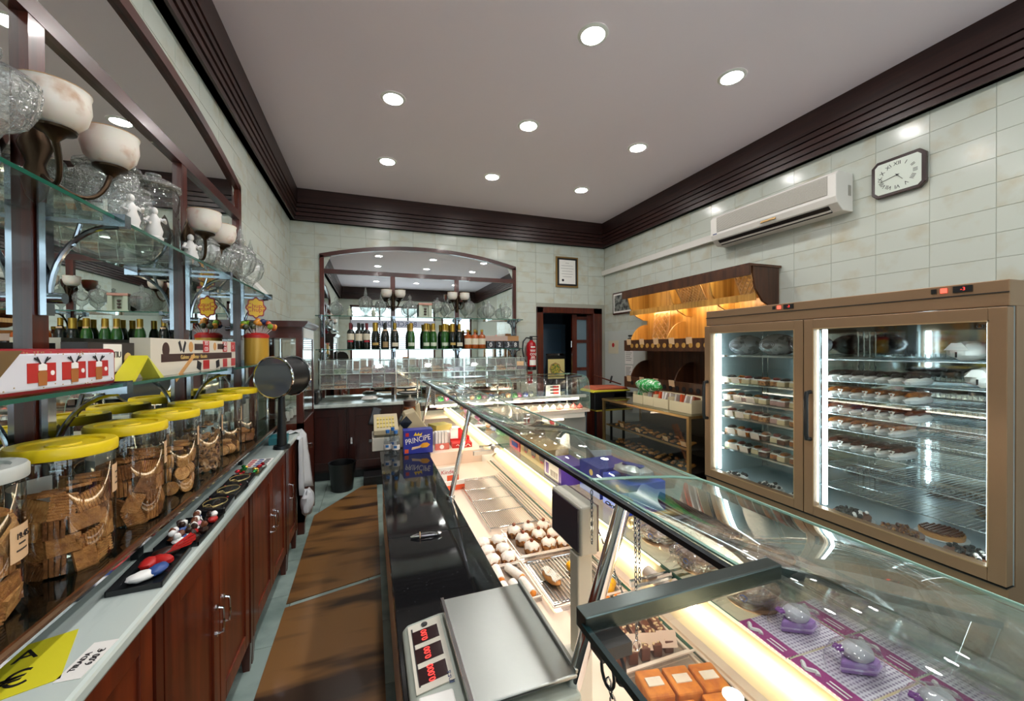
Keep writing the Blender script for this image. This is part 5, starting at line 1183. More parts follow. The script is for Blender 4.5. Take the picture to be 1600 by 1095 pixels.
B().prism([(.16,.20),(.22,.20),(.20,.345),(.165,.33)],'yz',.15,.19).build('customer_display', regc, t, smooth=False, bevel=.01); B().obox((.2165,.075,.195),(.003,.085,.075),(.75,0,0)).build('side_window', mat('register_glass','20242a',.1), t, smooth=False, bevel=.001); B().box(-.005,.22,-.012,.0,0,.13).build('lower_front', regc, t, smooth=False)
t = thing('till_keyboard', 'beige till keyboard with rows of yellow keys on a cash drawer', 'till', (.0,2.98,ZG))
B().box(.008,.20,.05,.32,0,.095).build('drawer', scw, t, smooth=False, bevel=.004); k_ = B().prism([(.05,.115),(.27,.20),(.27,.235),(.05,.15)],'yz',.02,.195).box(.04,.17,.1,.25,.0951,.13).build('keyboard', regc, t, smooth=False, bevel=.004)
for i in range(6):
    for j in range(3): B().obox((.050+.022*i,.10+.05*j,.171+.0193*j),(.014,.036,.010),(.367,0,0)).build('key', mat('key_yellow','c9b45a',.4), k_, smooth=False)
t = thing('card_terminal', 'dark card terminal leaning on its stand behind the till keyboard', 'card terminal', (.03,3.35,ZG)); B().obox((0,0,.20),(.07,.03,.15),(-.5,.3,0)).build('terminal', darkmetal, t, smooth=False, bevel=.008); B().box(-.02,.02,-.02,.03,0,.15).build('stand', black, t, smooth=False); B().box(-.045,.045,-.05,.05,0,.01).build('foot', black, t, smooth=False)
t = thing('brown_jar', 'brown sweet jar behind the cash register', 'jar', (.31,3.40,ZG)); B().lathe([(.001,0),(.055,0),(.06,.01),(.06,.24),(.045,.27)],18).build('jar', mat('brown_sweets','8a4a22',.25,noise=((50,50,50),'3a1c10',.45,.6)), t); B().lathe([(.05,.265),(.052,.31),(.001,.315)],16).build('lid', mat('dark_brown_lid','3a2018',.4), t)
t = thing('white_pack_stack', 'bundle of white sleeves standing right of the blue carton', 'packs', (.45,2.93,.7955)); 
for k in range(4): B().box(.022*k,.022*k+.019,0,.06,0,.13).build('sleeve', paper, t, smooth=False, bevel=.003)
B().box(-.005,.10,-.012,0,0,.045).build('red_tray_front', mat('print_salmon','c9685a',.5), t, smooth=False); B().cyl((.045,-.0135,.022),(.045,-.012,.022),.016,n=14).build('white_badge', wht, t, smooth=False)
t = thing('egg_carton', 'red and white chocolate carton with white script beside the white sleeves', 'carton', (.575,2.93,.7955), -.05); c = B().box(0,.15,0,.12,0,.035).box(0,.15,.105,.12,.035,.13).build('carton', red, t, smooth=False); B().box(.0,.06,.1035,.105,.05,.13).build('white_print', wht, c, smooth=False); B().tube([(.03+.012*j,-.001,.018+.010*math.sin(j*1.9)) for j in range(10)],.0022,5).build('white_script', wht, c)
t = thing('yellow_box', 'yellowish box standing askew behind the register on the worktop end', 'box', (.50,3.22,.7955), .35); B().box(0,.15,0,.14,0,.12).build('box', mat('yellow_olive','b0a45a',.5), t, smooth=False, bevel=.003)
t = thing('white_tubs', 'white lidded tub lying before the yellow box', 'tub', (.455,3.06,.7955)); B().box(0,.19,0,.09,0,.10).build('tub', paper, t, smooth=False, bevel=.02)
for k,(y,d) in enumerate(((3.45,'left'),(3.15,'right'))):
    t = thing('hanging_sheet', 'printed sheet hanging from the hood channel, %s one' % d, 'sheet', (.465, y, 1.10)); B().box(0,.002,-.12,.10,0,.12).build('sheet', paper, t, smooth=False)
    for j in range(6): B().box(-.0008,0,-.10,.08,.02+.016*j,.025+.016*j).build('line_of_writing', mat('ink_grey','6a6a66',.6), t, smooth=False)

# ================================================================ second display case across the back
t = thing('cross_display_case', 'lit glass display case across the back end of the customer area', 'display case', (0,0,0))
qx0, qx1, qy0, qy1 = .50, 2.52, 4.20, 4.78
B().box(qx0, qx1, qy0+.10, qy1, .10, .70).build('base', mat('case_grey','8d8a84',.4), t, smooth=False); B().box(qx0+.04, qx1-.04, qy0+.10, qy1, 0, .10).build('plinth', black, t, smooth=False)
B().box(qx0, qx1, qy0, qy1, .765, .800).build('deck', beige, t, smooth=False); B().box(qx0, qx1-.06, qy0+.02, qy0+.12, .70, .765).build('lower_beam', glow_w, t, smooth=False)
B().box(qx0, qx1, qy0+.02, qy1-.08, .955, .965).build('shelf', shelf_g, t, smooth=False); B().box(qx0, qx1-.04, qy0+.015, qy0+.05, .942, .975).build('shelf_beam', glow_w, t, smooth=False)
B().cyl((qx0+.1,qy0+.065,.925),(qx1-.12,qy0+.065,.925),.012,n=10).build('shelf_tube', lamp('cross_tube_glow', (1,.80,.58), TUBE*2.2), t); B().cyl((qx0+.1,qy0+.02,.690),(qx1-.35,qy0+.02,.690),.010,n=10).build('added_kick_tube', lamp('added_kick_glow', (1,.80,.58), TUBE*.5), t)  # tube under the lower beam is an addition to brighten the base
pr = [(qy1-.05,1.205),(qy0+.16,1.20),(qy0+.07,1.185),(qy0+.02,1.13),(qy0-.005,1.04),(qy0-.01,.90),(qy0-.01,.80)]
for k in range(2):
    g = B().ribbon(pr,'yz',qx0+1.01*k+.002,qx0+1.01*(k+1)-.002).build('hood_glass', pane, t); s = g.modifiers.new('thick','SOLIDIFY'); s.thickness=.005
    for xx in (qx0+1.01*k+.003, qx0+1.01*(k+1)-.003): B().tube([(xx,y,z) for y,z in pr],.0022,5).build('glass_edge', edge_l, g)
B().box(qx1-.006,qx1,qy0+.01,qy1-.06,.80,1.18).build('end_pane', pane, t, smooth=False); B().box(qx0,qx1,qy1-.06,qy1-.045,1.19,1.205).build('top_channel', chrome, t, smooth=False)
for x in (qx0+.02,qx0+1.01,qx1-.03): B().cyl((x,qy1-.05,.80),(x,qy1-.05,1.19),.01,n=10).build('post', chrome, t)
mer = mat('meringue_white','efe9e4',.5); merp = mat('meringue_pink','d98a86',.5); merr = mat('meringue_red','b8504a',.5)
mm = [B().lathe([(.001,0),(.032,0),(.036,.012),(.026,.028),(.012,.042),(.001,.052)],12,flute=(6,.08)).mesh('meringue', m) for m in (mer, merp, merr)]
for k in range(44):
    x = 1.13+.031*k; y = qy0+.09+.05*(k%3); c_ = 0 if x < 2.15 else (1 if k%2 else 2 if x > 2.35 else 0)
    tag(inst('meringue', mm[c_], None, (x,y,.8005),(0,0,k)), '%s meringue on the lit deck of the back case, %s stretch' % (['white','pink','red'][c_], 'left' if x<1.85 else 'middle' if x<2.2 else 'right'), 'meringue', 'meringues in the back case')
for k in range(5): tag(B().obox((0,0,.03),(.10,.002,.06),(-.25,0,0)).build('price_card', card_w, None, (1.20+.15*k, qy0+.05, .8005), smooth=False), 'cream price card on the lit deck of the back case, %s from the left' % ORD[k], 'price card')
for k in range(16):
    nm, c = cols[k%6]
    t = thing('sweet_bag', '%s sweet bag on the shelf of the back case, %s from the left' % (nm, ORD[k]), 'sweet bag', (.72+.072*k, qy0+.12+.03*(k%2), .9655), .2*k, 'sweet bags in the back case'); B().blob((0,0,.028),(.034,.03,.028),.2,k,10,7).build('sweets', mat('pack_'+nm,c,.3), t); B().blob((0,0,.034),(.037,.033,.036),.15,k+40,10,7).build('film', bag_g, t)
t = thing('cake_sign', 'white sign with red and black figures standing on the back case shelf', 'sign', (1.98, qy0+.10, .9655)); c = B().box(0,.19,0,.006,0,.13).build('plate', paper, t, smooth=False); 
for k in range(3): B().box(.09,.17,-.001,0,.02+.038*k,.045+.038*k).build('red_stripe', red, c, smooth=False); B().box(.055,.10,-.0015,0,.025+.038*k,.04+.038*k).build('black_figure', blk, c, smooth=False)
t = thing('leaning_boards', 'two orange wooden boards leaning against the back case on the customer side', 'slats', (2.0,3.95,.0), 0)
for k in range(2): B().bar((-.20+.06*k,.22,.52),(.10+.06*k,-.45,.02),.03,.02).build('slat', mat('orange_wood','b86a34',.5), t, smooth=False)
# ================================================================ right wall: air conditioner, clock, conduit, pictures
ac_w = mat('ac_white', 'd9d6cf', .4); grille_m = mat('ac_grille', '9a968c', .6)
t = thing('air_conditioner', 'white split air conditioner high on the right wall', 'air conditioner', (XR-.006, 2.0, 2.60))
prof = [(0,0),(-.12,-.0),(-.185,.055),(-.205,.10),(-.205,.27),(-.175,.30),(0,.30)]
B().prism(prof, 'xz', 0, 1.18).build('casing', ac_w, t, smooth=False, bevel=.006)
g = B().box(-.209,-.204,.06,1.10,.125,.272).build('front_grille', grille_m, t, smooth=False)
for k in range(14): B().box(-.2125,-.209,.06,1.10,.128+.0103*k,.131+.0103*k).build('slat', ac_w, g, smooth=False)
for k, (xa, za, xb, zb) in enumerate(((-.176,.044,-.150,.022),(-.142,.015,-.125,.001))):
    B().prism([(xa-.002,za-.002),(xb-.002,zb-.002),(xb+.004,zb+.006),(xa+.004,za+.006)], 'xz', .07, 1.11).build('air_slot', black, t, smooth=False)
B().prism([(-.150,.012),(-.140,.005),(-.136,.010),(-.146,.017)], 'xz', .07, 1.11).build('louvre', ac_w, t, smooth=False)
B().obox((-.199,.55,.085),(.008,.14,.025),(0,.35,0)).build('badge_panel', brass, t, smooth=False); B().box(-.206,-.205,1.10,1.15,.105,.115).build('maker_mark', mat('ink_blue','2a3d6a',.4), t, smooth=False)
B().box(-.06,-.03,-.003,0,.12,.2).build('side_slots', grille_m, t, smooth=False)
t = thing('wall_clock', 'eight-sided dark framed clock with roman numerals on the right wall', 'clock', (XR-.005, 1.712, 2.765), -PI/2)
W2, H2, C2 = .155, .135, .035
oc = lambda w, h, c: [(-w+c,-h),(w-c,-h),(w,-h+c),(w,h-c),(w-c,h),(-w+c,h),(-w,h-c),(-w,-h+c)]
B().prism(oc(W2,H2,C2), 'xz', -.03, 0).build('case', mat('clock_case','2b1512',.2,coat=.6), t, smooth=False, bevel=.006)
B().prism(oc(W2-.024,H2-.024,.02), 'xz', -.032, -.029).build('dial', mat('clock_dial','cfd8cc',.4), t, smooth=False)
num = ['XII','I','II','III','IIII','V','VI','VII','VIII','IX','X','XI']
for k in range(12):
    a = PI/2-2*PI*k/12; rx, rz = .098, .082
    o = text(num[k], .036, blk, t, (rx*math.cos(a), -.0325, rz*math.sin(a)), (PI/2, 0, 0), 'numeral')
    o.rotation_euler = Matrix.Rotation(PI/2, 3, 'X').to_euler() if True else None
    o.rotation_euler = (Matrix.Rotation(-(PI/2-a), 3, 'Y').inverted() @ Matrix.Rotation(PI/2, 3, 'X')).to_euler()
def hand(a, L, wd, nm): B().bar((-.012*math.cos(a),-.035,-.012*math.sin(a)),(L*math.cos(a),-.035,L*math.sin(a)),wd,.002).build(nm, blk, t, smooth=False)
hand(PI/2-2*PI*4.72/12, .05, .007, 'hour_hand'); hand(PI/2-2*PI*43/60, .095, .004, 'minute_hand')
B().cyl((0,-.037,0),(0,-.032,0),.006,n=10).build('hub', blk, t)
t = thing('cable_conduit', 'long white cable duct along the right wall left of the air conditioner', 'cable duct', (XR-.006, 0, 2.70))
B().box(-.045,0,3.20,YB-.006,0,.075).build('duct', ac_w, t, smooth=False, bevel=.004)
t = thing('framed_photo', 'old street photograph in a thin dark frame on the right wall near the corner', 'picture', (XR-.006, 5.22, 2.05), -PI/2)
B().box(0,.55,-.02,0,0,.33).build('frame', mahog, t, smooth=False); c = B().box(.02,.53,-.022,-.019,.02,.31).build('mount', paper, t, smooth=False)
B().box(.05,.50,-.0235,-.022,.045,.285).build('photo', mat('old_photo','8d908a',.5,noise=((14,14,14),'24282a',.42,.6,8)), c, smooth=False)
def notice(label, y, z, wd, h, lines, m=paper, pict=False):
    t = thing('wall_notice', label, 'notice', (XR-.0105, y, z), -PI/2)
    c = B().box(0,wd,-.004,0,0,h).build('sheet', m, t, smooth=False)
    for k in range(lines):
        B().box(wd*.12,wd*(.85-.2*(k%3)*.5),-.0048,-.004,h*(.9-.8*k/max(lines,1)),h*(.9-.8*k/max(lines,1))+h*.025).build('line_of_writing', mat('ink_grey','6a6a66',.6), c, smooth=False)
    if pict: B().cyl((wd/2,-.0055,h*.66),(wd/2,-.004,h*.66),h*.17,n=16).build('pictogram', red, c, smooth=False)
notice('cream no smoking notice on the right wall by the door', 5.36, 1.45, .26, .20, 0, mat('cream_paper','d3cdb4',.6), True)
notice('small white price list above another on the right wall', 4.93, 1.30, .19, .27, 8)
notice('long white opening hours list on the right wall beside the bread rack', 4.93, .98, .17, .30, 12)
t = thing('coat_hooks', 'row of four little black wall hooks beside the bread rack', 'hooks', (XR-.0105, 4.87, 1.57), -PI/2)
for k in range(4): B().box(.0+.01*k,.20,-.015,0,.045*k,.045*k+.018).build('hook_bar', black, t, smooth=False)

tag(B().box(XR-.010, XR-.0035, 4.47, YB-.035, .15, 1.80).build('wall_panel', mat('white_wall_panel', 'c3c9c4', .35), smooth=False), 'smooth white panel on the right wall between the door and the bread rack', 'wall panel')
# ================================================================ bread rack on the right wall
t = thing('bread_rack', 'wall bread rack with a lit golden wood hood, curved dividers and lattice panels', 'bread rack', (0,0,0))
ry0, ry1, rxw = 2.60, 4.42, XR-.008
# back boards: vertical planks
nb = 14
for k in range(nb):
    ya, yb_ = ry0+(ry1-ry0)*k/nb, ry0+(ry1-ry0)*(k+1)/nb
    B().box(rxw-.02, rxw, ya+.0015, yb_-.0015, 1.53 if ya > 2.72 else 1.88, 2.26).build('back_plank', gold_wood, t, smooth=False)
    if ya > 2.72: B().box(rxw-.02, rxw, ya+.0015, yb_-.0015, .93, 1.50).build('back_plank', dark_rack, t, smooth=False)
B().box(3.16, rxw, ry0-.03, ry1+.02, 2.27, 2.29).build('hood_top', dark_rack, t, smooth=False)
B().box(3.16, 3.185, ry0-.03, ry1+.02, 2.185, 2.27).build('hood_front_board', dark_rack, t, smooth=False)
def quarter(x_in, z_bot, z_top, x_out, n=10):   # curved bracket outline: straight at the wall, swept out to the top
    return [(x_in, z_bot)]+[(x_in-(x_in-x_out)*(1-math.cos(PI/2*k/n)), z_bot+(z_top-z_bot)*math.sin(PI/2*k/n)*1.0) for k in range(1, n+1)]+[(x_in, z_top)]
for y, m in ((ry0-.02, dark_rack), (3.05, gold_wood), (3.62, gold_wood), (4.39, gold_wood)):
    pr = [(rxw-.02,1.90),(rxw-.10,1.905),(rxw-.22,1.96),(rxw-.31,2.07),(rxw-.345,2.19),(rxw-.345,2.27),(rxw-.02,2.27)]
    B().prism(pr, 'xz', y, y+.02).build('hood_bracket', m, t, smooth=False)
B().box(3.28,rxw-.02,ry0,ry1,2.02,2.032).build('hood_shelf', gold_wood, t, smooth=False)
B().box(3.27,3.285,ry0,ry1,1.968,2.032).build('hood_lip', gold_wood, t, smooth=False)
def lattice(parent, y0, y1, z0, z1, xa, xb, tilt=0.0):
    """diagonal slats between two corners, leaning from xa (bottom) to xb (top)"""
    o = B(); wd, h = y1-y0, z1-z0
    def P(u, v, off): return (xa+(xb-xa)*v+off, y0+wd*u, z0+h*v)
    n = 6
    for k in range(-n, n+1):
        for s, off in ((1, .0), (-1, -.006)):
            # line v = s*(u*wd/h) + c clipped to the square
            c = k/n*1.6; pts = []
            for u in (0.0, 1.0):
                v = s*(u-.5)*wd/h+.5+c
                if 0 <= v <= 1: pts.append((u, v))
            for v in (0.0, 1.0):
                u = (v-.5-c)/(s*wd/h)+.5
                if 0 < u < 1: pts.append((u, v))
            if len(pts) >= 2 and (abs(pts[0][0]-pts[1][0])+abs(pts[0][1]-pts[1][1])) > .08:
                B().bar(P(*pts[0], off), P(*pts[1], off), .006, .013).build('slat', rattan, o_lat, smooth=False)
for (y0, y1, z0, z1, xa, xb) in ((3.17,3.50,2.035,2.20,3.30,3.20),(2.60,2.76,2.035,2.22,3.30,3.20)):
    o_lat = B().bar((xa,y0,z0),(xb,y0,z1),.014,.014).bar((xa,y1,z0),(xb,y1,z1),.014,.014).bar((xa,y0,z0),(xa,y1,z0),.014,.014).bar((xb,y0,z1),(xb,y1,z1),.014,.014).build('lattice_panel', rattan, t, smooth=False)
    lattice(o_lat, y0, y1, z0, z1, xa, xb)
for (y0, y1, z0, z1, xa, xb) in ((3.86,4.12,1.645,1.98,3.40,3.44),):
    o_lat = B().bar((xa,y0,z0),(xb,y0,z1),.016,.016).bar((xa,y1,z0),(xb,y1,z1),.016,.016).bar((xa,y0,z0),(xa,y1,z0),.016,.016).bar((xb,y0,z1),(xb,y1,z1),.016,.016).build('lattice_panel', rattan, t, smooth=False)
    lattice(o_lat, y0, y1, z0, z1, xa, xb)
# bread shelves with slotted fronts
for z, m, fr in ((1.50, gold_wood, dark_rack), (1.02, dark_rack, dark_rack)):
    B().box(3.24, rxw-.02, 2.735, ry1+.05, z, z+.02).build('shelf_board', m, t, smooth=False)
    B().box(3.215, 3.24, 2.735, ry1+.05, z, z+.14).build('shelf_front', fr, t, smooth=False)
    for k in range(16):
        y = 2.80+k*.10
        B().cyl((3.211, y, z+.065), (3.2155, y, z+.065), .028, n=12).build('round_hole', gold_wood if z > 1.3 else groove, t, smooth=False)
    ys_ = (4.40, 3.72, 3.05) if z > 1.3 else (4.40, 3.60, 3.0)
    for y in ys_:
        q = [(rxw-.02, z+.02), (3.26, z+.02)]+[(3.26+.27*(1-math.cos(PI/2*k/10)), z+.02+.33*math.sin(PI/2*k/10)) for k in range(11)]+[(rxw-.02, z+.35)]
        B().prism(q, 'xz', y, y+.02).build('curved_divider', m, t, smooth=False)
    for k in range(4 if z < 1.3 else 5):
        y = 4.36-.26*k
        B().obox((3.209, y, z+.115), (.003, .085, .075), (0, -.12, 0)).build('price_card', tag_m, t, smooth=False)
tl = B().cyl((3.40, 2.80, 2.004), (3.40, 4.35, 2.004), .009, n=8).build('hood_tube', lamp('warm_tube', (1, .86, .62), 20), t)
B().cyl((3.205, 2.70, 2.222), (3.205, 4.35, 2.222), .008, n=8).build('hood_tube', MATS['warm_tube'], t)

# ================================================================ bread counter with glass front
t = thing('bread_showcase', 'brass framed glass pastry showcase below the bread rack', 'showcase', (0,0,0))
cx0, cx1, cy0, cy1, cz = 2.80, 3.40, 2.90, 4.36, .90
blk_in = mat('showcase_inside', '2a2724', .5)
B().box(cx0, cx1, cy0, cy1, 0, .28).build('base', darkcab, t, smooth=False)
B().box(cx1-.015, cx1, cy0, cy1, .28, cz-.03).build('back_panel', blk_in, t, smooth=False)
for x in (cx0, cx1-.03):
    for y in (cy0, cy1-.03): B().box(x, x+.03, y, y+.03, .28, cz-.03).build('post', brass, t, smooth=False)
B().box(cx0-.004, cx1, cy0-.004, cy1+.004, cz-.03, cz-.006).build('top_rail', brass, t, smooth=False); B().box(cx0, cx1, cy0, cy1, cz-.006, cz).build('top_pane', shelf_g, t, smooth=False)
B().box(cx0+.006, cx0+.011, cy0+.03, cy1-.03, .28, cz-.03).build('front_pane', pane, t, smooth=False); B().box(cx0+.03, cx1-.03, cy0+.006, cy0+.011, .28, cz-.03).build('end_pane', pane, t, smooth=False)
for z in (.56, .34):
    B().box(cx0+.05, cx1-.02, cy0+.02, cy1-.02, z, z+.008).build('shelf', blk_in, t, smooth=False); B().box(cx0+.045, cx0+.052, cy0+.02, cy1-.02, z-.006, z+.014).build('shelf_edge', brass, t, smooth=False)
    for k in range(1, 6): B().box(cx0+.06, cx1-.05, cy0+.24*k, cy0+.24*k+.004, z+.008, z+.08).build('divider', pane, t, smooth=False)
ck = [mat('cookie_gold', 'b8803c', .7, bump=(60,.5)), mat('cookie_brown', '8a5a2e', .7, bump=(60,.5)), mat('croissant', 'c08a48', .6, noise=((40,40,40),'8a5320',.4,.7))]
cm = [B().blob((0,0,.014),(.03,.022,.014),.12,k,8,6).mesh('cookie', ck[k]) for k in range(3)]
rd = random.Random(6)
for z, sh in ((.5685, 'upper'), (.3485, 'lower')):
    for k in range(48):
        y = 3.0+1.28*(k+.5)/48; x = cx0+.10+.05*(k % 4)+rd.uniform(-.008,.008); kk = int((y-2.9)/.24) % 3
        o = inst('cookie', cm[kk], None, (x, y, z+(.024 if k % 5 == 0 else 0)), (0,0,rd.uniform(0,3)))
        tag(o, '%s small cookie piled on the %s shelf of the brass showcase' % (['golden','brown','puffy golden'][kk], sh), 'cookie', 'cookies on the %s showcase shelf' % sh)
for y in (4.05, 3.75, 3.3, 3.05):
    tag(B().obox((0,0,.03),(.003,.07,.05),(0,-.3,0)).build('price_card', tag_m, None, (cx0+.075, y, .5685), smooth=False), 'tan price card in the brass showcase %.2f m from the fridge' % (y-2.72) if False else 'tan price card in the brass showcase, %s from the fridge' % {4.05:'fourth',3.75:'third',3.3:'second',3.05:'first'}[y], 'price card')
# cream boxes with packets on top
zt = cz+.0008
pk = [mat('packet_%d' % k, c, .25) for k, c in enumerate(('cfcac4','c9502a','b8b2a8','8a4a34','d8d4cc'))]
green_pk = mat('green_wrap', '2f9a4a', .25, noise=((20,60,20),'d6e4da',.5,.6))
for k, (y, wd, d) in enumerate(((3.78,.17,'farthest from the fridge'),(3.60,.17,'second farthest from the fridge'),(3.40,.22,'second nearest the fridge'),(3.12,.30,'nearest the fridge'))):
    t = thing('cream_carton', 'open cream carton of packets on the brass showcase, %s' % d, 'carton', (2.90, y-wd/2, zt), 0, 'cream cartons on the brass showcase')
    b = B().box(0,.004,0,wd,0,.10).box(.22,.224,0,wd,0,.15).box(.004,.22,0,.004,0,.13).box(.004,.22,wd-.004,wd,0,.13).box(.004,.22,.004,wd-.004,0,.004)
    b.build('box', cream, t, smooth=False)
    for j in range(5):
        m = green_pk if k == 0 else pk[(j+k) % 5]
        o = B().obox((0,0,.06),(.10,.022,.13),(0,.0,0)).build('packet', m, None, (2.98+.02*(j%2), y-wd/2+.025+(wd-.05)*j/4, zt+.032), (.12*((j%3)-1), .25, .1), smooth=False, bevel=.008)
        tag(o, '%s packet standing in the cream carton %s' % (['green wrapped','orange and white','greyish','brown','white'][0 if k==0 else (j+k)%5], d), 'packet', 'packets in the cream cartons')
t = thing('green_pack', 'big green and white wrapped pack on the far cream cartons', 'pack', (2.99, 3.70, zt+.15))
B().blob((0,0,.062),(.11,.19,.075),.07,3,18,9).build('wrap', green_pk, t)

# trolley with cloths at the back right
t = thing('service_trolley', 'dark service trolley with folded yellow and red cloths near the back door', 'trolley', (2.98, 4.66, 0))
B().box(-.20,.30,-.15,.2,.72,.95).build('upper_box', black, t, smooth=False, bevel=.005); B().box(-.18,.40,-.16,.2,.70,.715).build('shelf', mat('yellow_shelf','b8a33a',.5), t, smooth=False)
for x in (-.17,.27):
    for y in (-.12,.17): B().box(x-.012,x+.012,y-.012,y+.012,0,.70).build('leg', darkmetal, t, smooth=False)
B().box(.10,.42,-.15,.2,.80,.93).build('grey_drawer', mat('grey_box','6d706c',.5), t, smooth=False)
t = thing('folded_cloths', 'red cloth over a yellow cloth folded on the trolley', 'cloths', (2.98, 4.66, .951))
B().prism([(-.24,.0),(.36,.0),(.36,.02),(-.20,.03)], 'xz', -.16,.2).build('yellow_cloth', mat('yellow_cloth','c2b82a',.8), t, smooth=False, bevel=.01); B().prism([(-.20,.03),(.34,.021),(.30,.06),(-.14,.065)], 'xz', -.15,.19).build('red_cloth', mat('red_cloth','b0583c',.8), t, smooth=False, bevel=.012)
t = thing('floor_brush', 'wooden handled brush leaning at the end of the far display case', 'brush', (2.62, 4.55, 0))
B().cyl((0,0,.55),(-.06,0,1.16),.008,n=8).build('handle', mat('brush_green','3b4a3a',.5), t); B().cyl((.0,0,.55),(.012,0,.46),.016,n=8).build('grip', gold_wood, t); B().cyl((.012,0,.46),(.016,0,.42),.02,n=8).build('tip', black, t)
t = thing('umbrella', 'dark wooden stick lying across the trolley top', 'stick', (2.98, 4.78, 1.04))
B().cyl((-.05,0,.12),(.38,-.03,-.02),.009,n=8).build('shaft', mahog_v, t); B().cyl((.22,0,.0),(.25,0,.10),.014,n=8).build('knob', black, t)
# ================================================================ double door refrigerator
fm = mat('fridge_bronze','8f7358',.35,.45); fin = mat('fridge_inside','b4c3c7',.35); seal = mat('fridge_seal','0d0c0c',.5)
t = thing('display_fridge', 'tall bronze double door refrigerated display cabinet by the right wall', 'display fridge', (0,0,0))
fx, fxb, fy0, fy1, fym = 2.82, 3.52, .945, 2.715, 1.866
B().box(fx, fxb, fy0, fy1, .10, .40).build('base', fm, t, smooth=False); B().box(fx+.03, fxb, fy0, fy1, 0, .10).build('plinth', black, t, smooth=False)
B().box(fx, fxb, fy0, fy1, 1.735, 1.86).build('top_box', fm, t, smooth=False, bevel=.004); B().box(fx-.004, fx, fy0, fy1, 1.798, 1.803).build('top_groove', seal, t, smooth=False)
B().box(fx+.05, fxb, fy0, fy0+.03, .40, 1.735).box(fx+.05, fxb, fy1-.03, fy1, .40, 1.735).box(fxb-.03, fxb, fy0+.03, fy1-.03, .40, 1.735).build('shell', fin, t, smooth=False)
B().box(fx+.05, fxb, fy0-.004, fy0-.0005, .40, 1.735).box(fx+.05, fxb, fy1+.0005, fy1+.004, .40, 1.735).build('side_panel', fm, t, smooth=False)
B().box(fxb-.036, fxb-.03, fy0+.03, fy1-.03, .42, 1.72).build('mirror_back', mat('fridge_mirror',(.62,.70,.72),.06,1.0), t, smooth=False)
B().box(fx+.06, fxb-.03, fy0+.03, fy1-.03, .40, .425).build('floor_pan', mat('fridge_floor','9aabb5',.35), t, smooth=False)
B().box(fx+.05, fx+.09, fym-.03, fym+.03, .42, 1.735).build('centre_post', fin, t, smooth=False)
B().box(fx-.02, fx+.05, fy0, fy1, .40, .405).build('seal_line', seal, t, smooth=False)
glow = lamp('fridge_tube_glow',(.80,.96,1.0),8.0)
for ya, yb_, hy in ((fy0, fym-.003, fym-.045), (fym+.003, fy1, fy1-.03)):
    d = B().box(fx-.02, fx+.04, ya, ya+.062, .41, 1.73).box(fx-.02, fx+.04, yb_-.062, yb_, .41, 1.73).box(fx-.02, fx+.04, ya+.062, yb_-.062, .41, .475).box(fx-.02, fx+.04, ya+.062, yb_-.062, 1.665, 1.73)
    d = d.build('door', fm, t, smooth=False, bevel=.003)
    B().box(fx+.005, fx+.011, ya+.062, yb_-.062, .475, 1.665).build('pane', pane, d, smooth=False)
    B().box(fx-.021, fx-.019, ya+.058, yb_-.058, .471, .477).box(fx-.021, fx-.019, ya+.058, yb_-.058, 1.663, 1.669).box(fx-.021, fx-.019, ya+.058, ya+.064, .471, 1.669).box(fx-.021, fx-.019, yb_-.064, yb_-.058, .471, 1.669).build('pane_bead', mat('bead_gold','b79a74',.3,.6), d, smooth=False)
    B().tube([(fx-.02,hy,1.24),(fx-.055,hy,1.235),(fx-.062,hy,1.20),(fx-.062,hy,.96),(fx-.055,hy,.925),(fx-.02,hy,.92)],.014,10).build('handle', black, d)
    for yt in (ya+.082, yb_-.082): B().box(fx+.055, fx+.075, yt-.010, yt+.010, .48, 1.66).build('light_tube', glow, t, smooth=False) if (yt > ya+.1 or ya < 1.5) else None
# controls
for y0 in (2.0, 1.12):
    B().box(fx-.006, fx, y0+.078, y0+.098, 1.822, 1.846).build('switch', black, t, smooth=False); B().box(fx-.006, fx, y0+.038, y0+.062, 1.822, 1.846).build('red_switch', lamp('red_switch_glow',(1,.08,.05),1.6), t, smooth=False)
    w_ = B().box(fx-.006, fx, y0-.055, y0+.015, 1.818, 1.850).build('thermostat', black, t, smooth=False); text('-3', .024, dig, w_, (fx-.0068, y0-.022, 1.834), TO_NX, 'red_digits')
text('CE', .028, blk, t, (fx-.022+.0262, fy0+.095, 1.64), TO_NX, 'ce_mark')
# shelves: glass left, wire right
wire_m = mat('fridge_wire','aebcc0',.25,.8)
ZLs = [1.472, 1.376, 1.237, 1.087, .948, .798, .669]
for z in ZLs[:1]+ZLs[2:]:
    s_ = B().box(fx+.085, fxb-.06, fym+.04, fy1-.05, z-.006, z).build('glass_shelf', shelf_g, t, smooth=False); B().box(fx+.080, fx+.085, fym+.04, fy1-.05, z-.010, z+.002).build('shelf_edge', chrome, s_, smooth=False)
ZRs = [1.458, 1.315, 1.205, 1.097, .998, .862, .742, .602]
wy = B()
for k in range(34):
    y = fy0+.05+(fym-.04-fy0-.05)*(k+.5)/34; wy.box(fx+.09, fxb-.06, y-.0012, y+.0012, -.0012, .0012)
    wy.box(fxb-.062, fxb-.059, y-.0012, y+.0012, 0, .035)
wire_me = wy.mesh('wires', wire_m, False)
for z in ZRs:
    s_ = B().tube([(fx+.085,fy0+.045,z),(fx+.085,fym-.035,z),(fxb-.055,fym-.035,z),(fxb-.055,fy0+.045,z)],.0032,6,True).bar((fx+.3,fy0+.045,z-.004),(fx+.3,fym-.035,z-.004),.004,.004).build('wire_shelf', wire_m, t)
    w2 = inst('wires', wire_me, s_, (0,0,z)); w2['kind'] = 'stuff'
